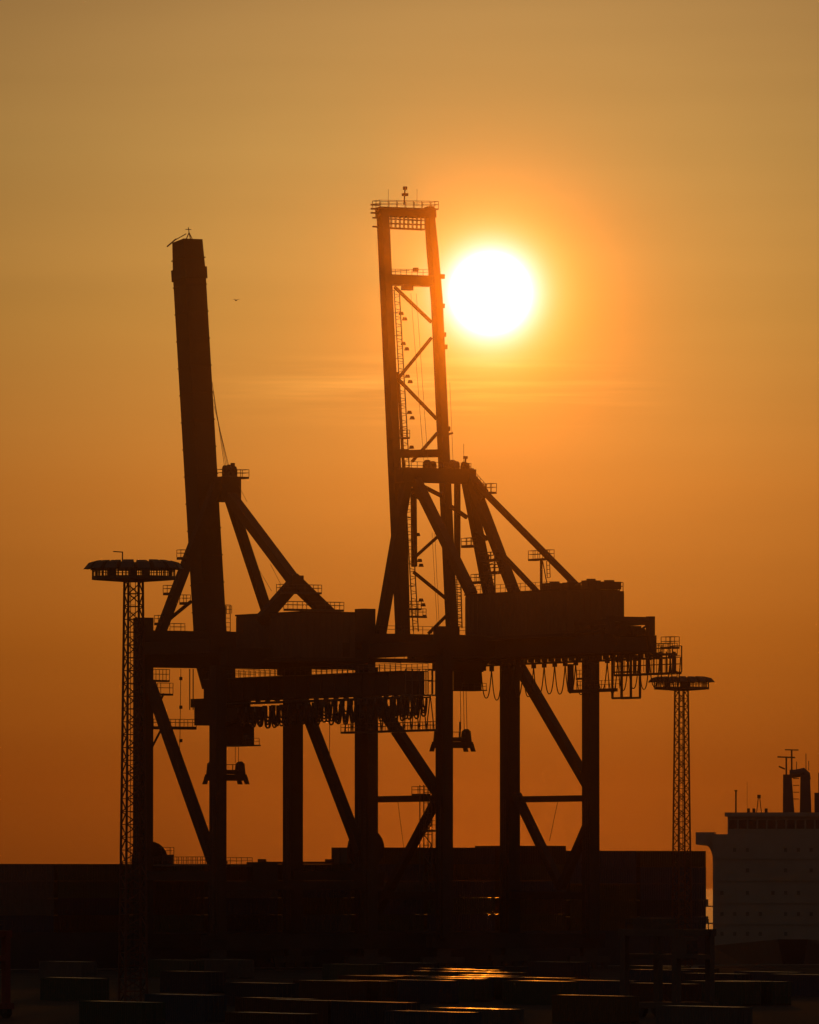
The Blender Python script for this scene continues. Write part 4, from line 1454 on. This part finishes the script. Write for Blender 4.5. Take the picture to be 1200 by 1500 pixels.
for px, y0, y1 in ((1152, 1135, 1108), (1160, 1132, 1098), (1167, 1130, 1115), (1181, 1128, 1103), (1185, 1128, 1114)):
    mb.beam((XX(px), 8, ZZ(y0)), (XX(px), 8, ZZ(y1)), 0.28 if px < 1165 else 0.12, 0.28 if px < 1165 else 0.12)
mb.beam((XX(1139), 8, ZZ(1108)), (XX(1165), 8, ZZ(1109)), 0.25, 0.25)
mb.beam((XX(1150), 8, ZZ(1097.5)), (XX(1170), 8, ZZ(1098)), 0.2, 0.2)
mb.beam((XX(1141), 8, ZZ(1122)), (XX(1150), 8, ZZ(1126)), 0.25, 0.25)
mb.build('radar_scanner', M['steel'], wc)
for y in (1140, 1150, 1160, 1170):
    MB().beam((XX(1162), 8, ZZ(y)), (XX(1171), 8, ZZ(y)), 0.14, 0.14).build('mast_rung', M['steel'], wc)
mb = MB()
mb.beam((XX(1078.5), 6, ZZ(1190)), (XX(1078.5), 6, ZZ(1157)), 0.28, 0.28)
mb.box(XX(1076.5), XX(1080.5), 5.8, 6.2, ZZ(1159), ZZ(1157))
mb.beam((XX(1095), 6, ZZ(1190)), (XX(1095), 6, ZZ(1145)), 0.05, 0.05)
mb.beam((XX(1109), 6, ZZ(1190)), (XX(1111.5), 6, ZZ(1168)), 0.14, 0.14)
mb.beam((XX(1116), 6, ZZ(1190)), (XX(1113.5), 6, ZZ(1168)), 0.14, 0.14)
mb.box(XX(1110), XX(1115), 5.7, 6.3, ZZ(1169), ZZ(1164))
for px in (1097, 1105, 1123):
    mb.box(XX(px) - 0.25, XX(px) + 0.25, 5.7, 6.3, ZZ(1190), ZZ(1184))
mb.build('roof_aerial', M['steel'], wc)
MB().box(XX(1190), XX(1222), 18, 26, ZZ(1230), ZZ(1160)).build('funnel', M['hull'], wc)
MB().tube([(XX(1202), 22, ZZ(1162)), (XX(1202), 22, ZZ(1130))], 0.9, 12).build('exhaust_pipe', M['hull'], wc)

# ------------------------------------------------------------------ a gull high over the quay
bp = CAM + ray(346, 440) * 1100
bird = MB()
bird.tube([(-0.02, 0.28, 0), (0, 0.15, 0.02), (0, -0.05, 0.02), (0, -0.28, 0)], [0.02, 0.07, 0.08, 0.02], 8)
for sg in (-1, 1):
    bird.hexa([(sg * 0.05, -0.10, 0.03), (sg * 0.30, -0.06, 0.16), (sg * 0.30, 0.08, 0.16), (sg * 0.05, 0.10, 0.03),
               (sg * 0.05, -0.10, 0.06), (sg * 0.30, -0.06, 0.18), (sg * 0.30, 0.08, 0.18), (sg * 0.05, 0.10, 0.06)])
    bird.hexa([(sg * 0.30, -0.06, 0.16), (sg * 0.56, 0.02, 0.08), (sg * 0.56, 0.05, 0.08), (sg * 0.30, 0.08, 0.16),
               (sg * 0.30, -0.06, 0.18), (sg * 0.56, 0.02, 0.09), (sg * 0.56, 0.05, 0.09), (sg * 0.30, 0.08, 0.18)])
bo = bird.build('bird', M['bird'])
bo.location = bp
bo.rotation_euler = (0, 0, 0.5)
tag(bo, 'tiny dark bird flying in the open sky between the two booms', 'bird')

# ------------------------------------------------------------------ haze
hz = MB().box(-3600, 3600, -400, 12100, -8, 140).build('haze', M['steel'])
tag(hz, kind='stuff')
hz.data.materials.clear()
hm = bpy.data.materials.new('sea_haze')
hm.use_nodes = True
hn = hm.node_tree
hn.nodes.clear()
ho = hn.nodes.new('ShaderNodeOutputMaterial')
pv = hn.nodes.new('ShaderNodeVolumePrincipled')
pv.inputs['Color'].default_value = (0.97, 0.69, 0.42, 1)
pv.inputs['Density'].default_value = 3.1e-5
pv.inputs['Anisotropy'].default_value = 0.99
hn.links.new(pv.outputs[0], ho.inputs['Volume'])
hz.data.materials.append(hm)
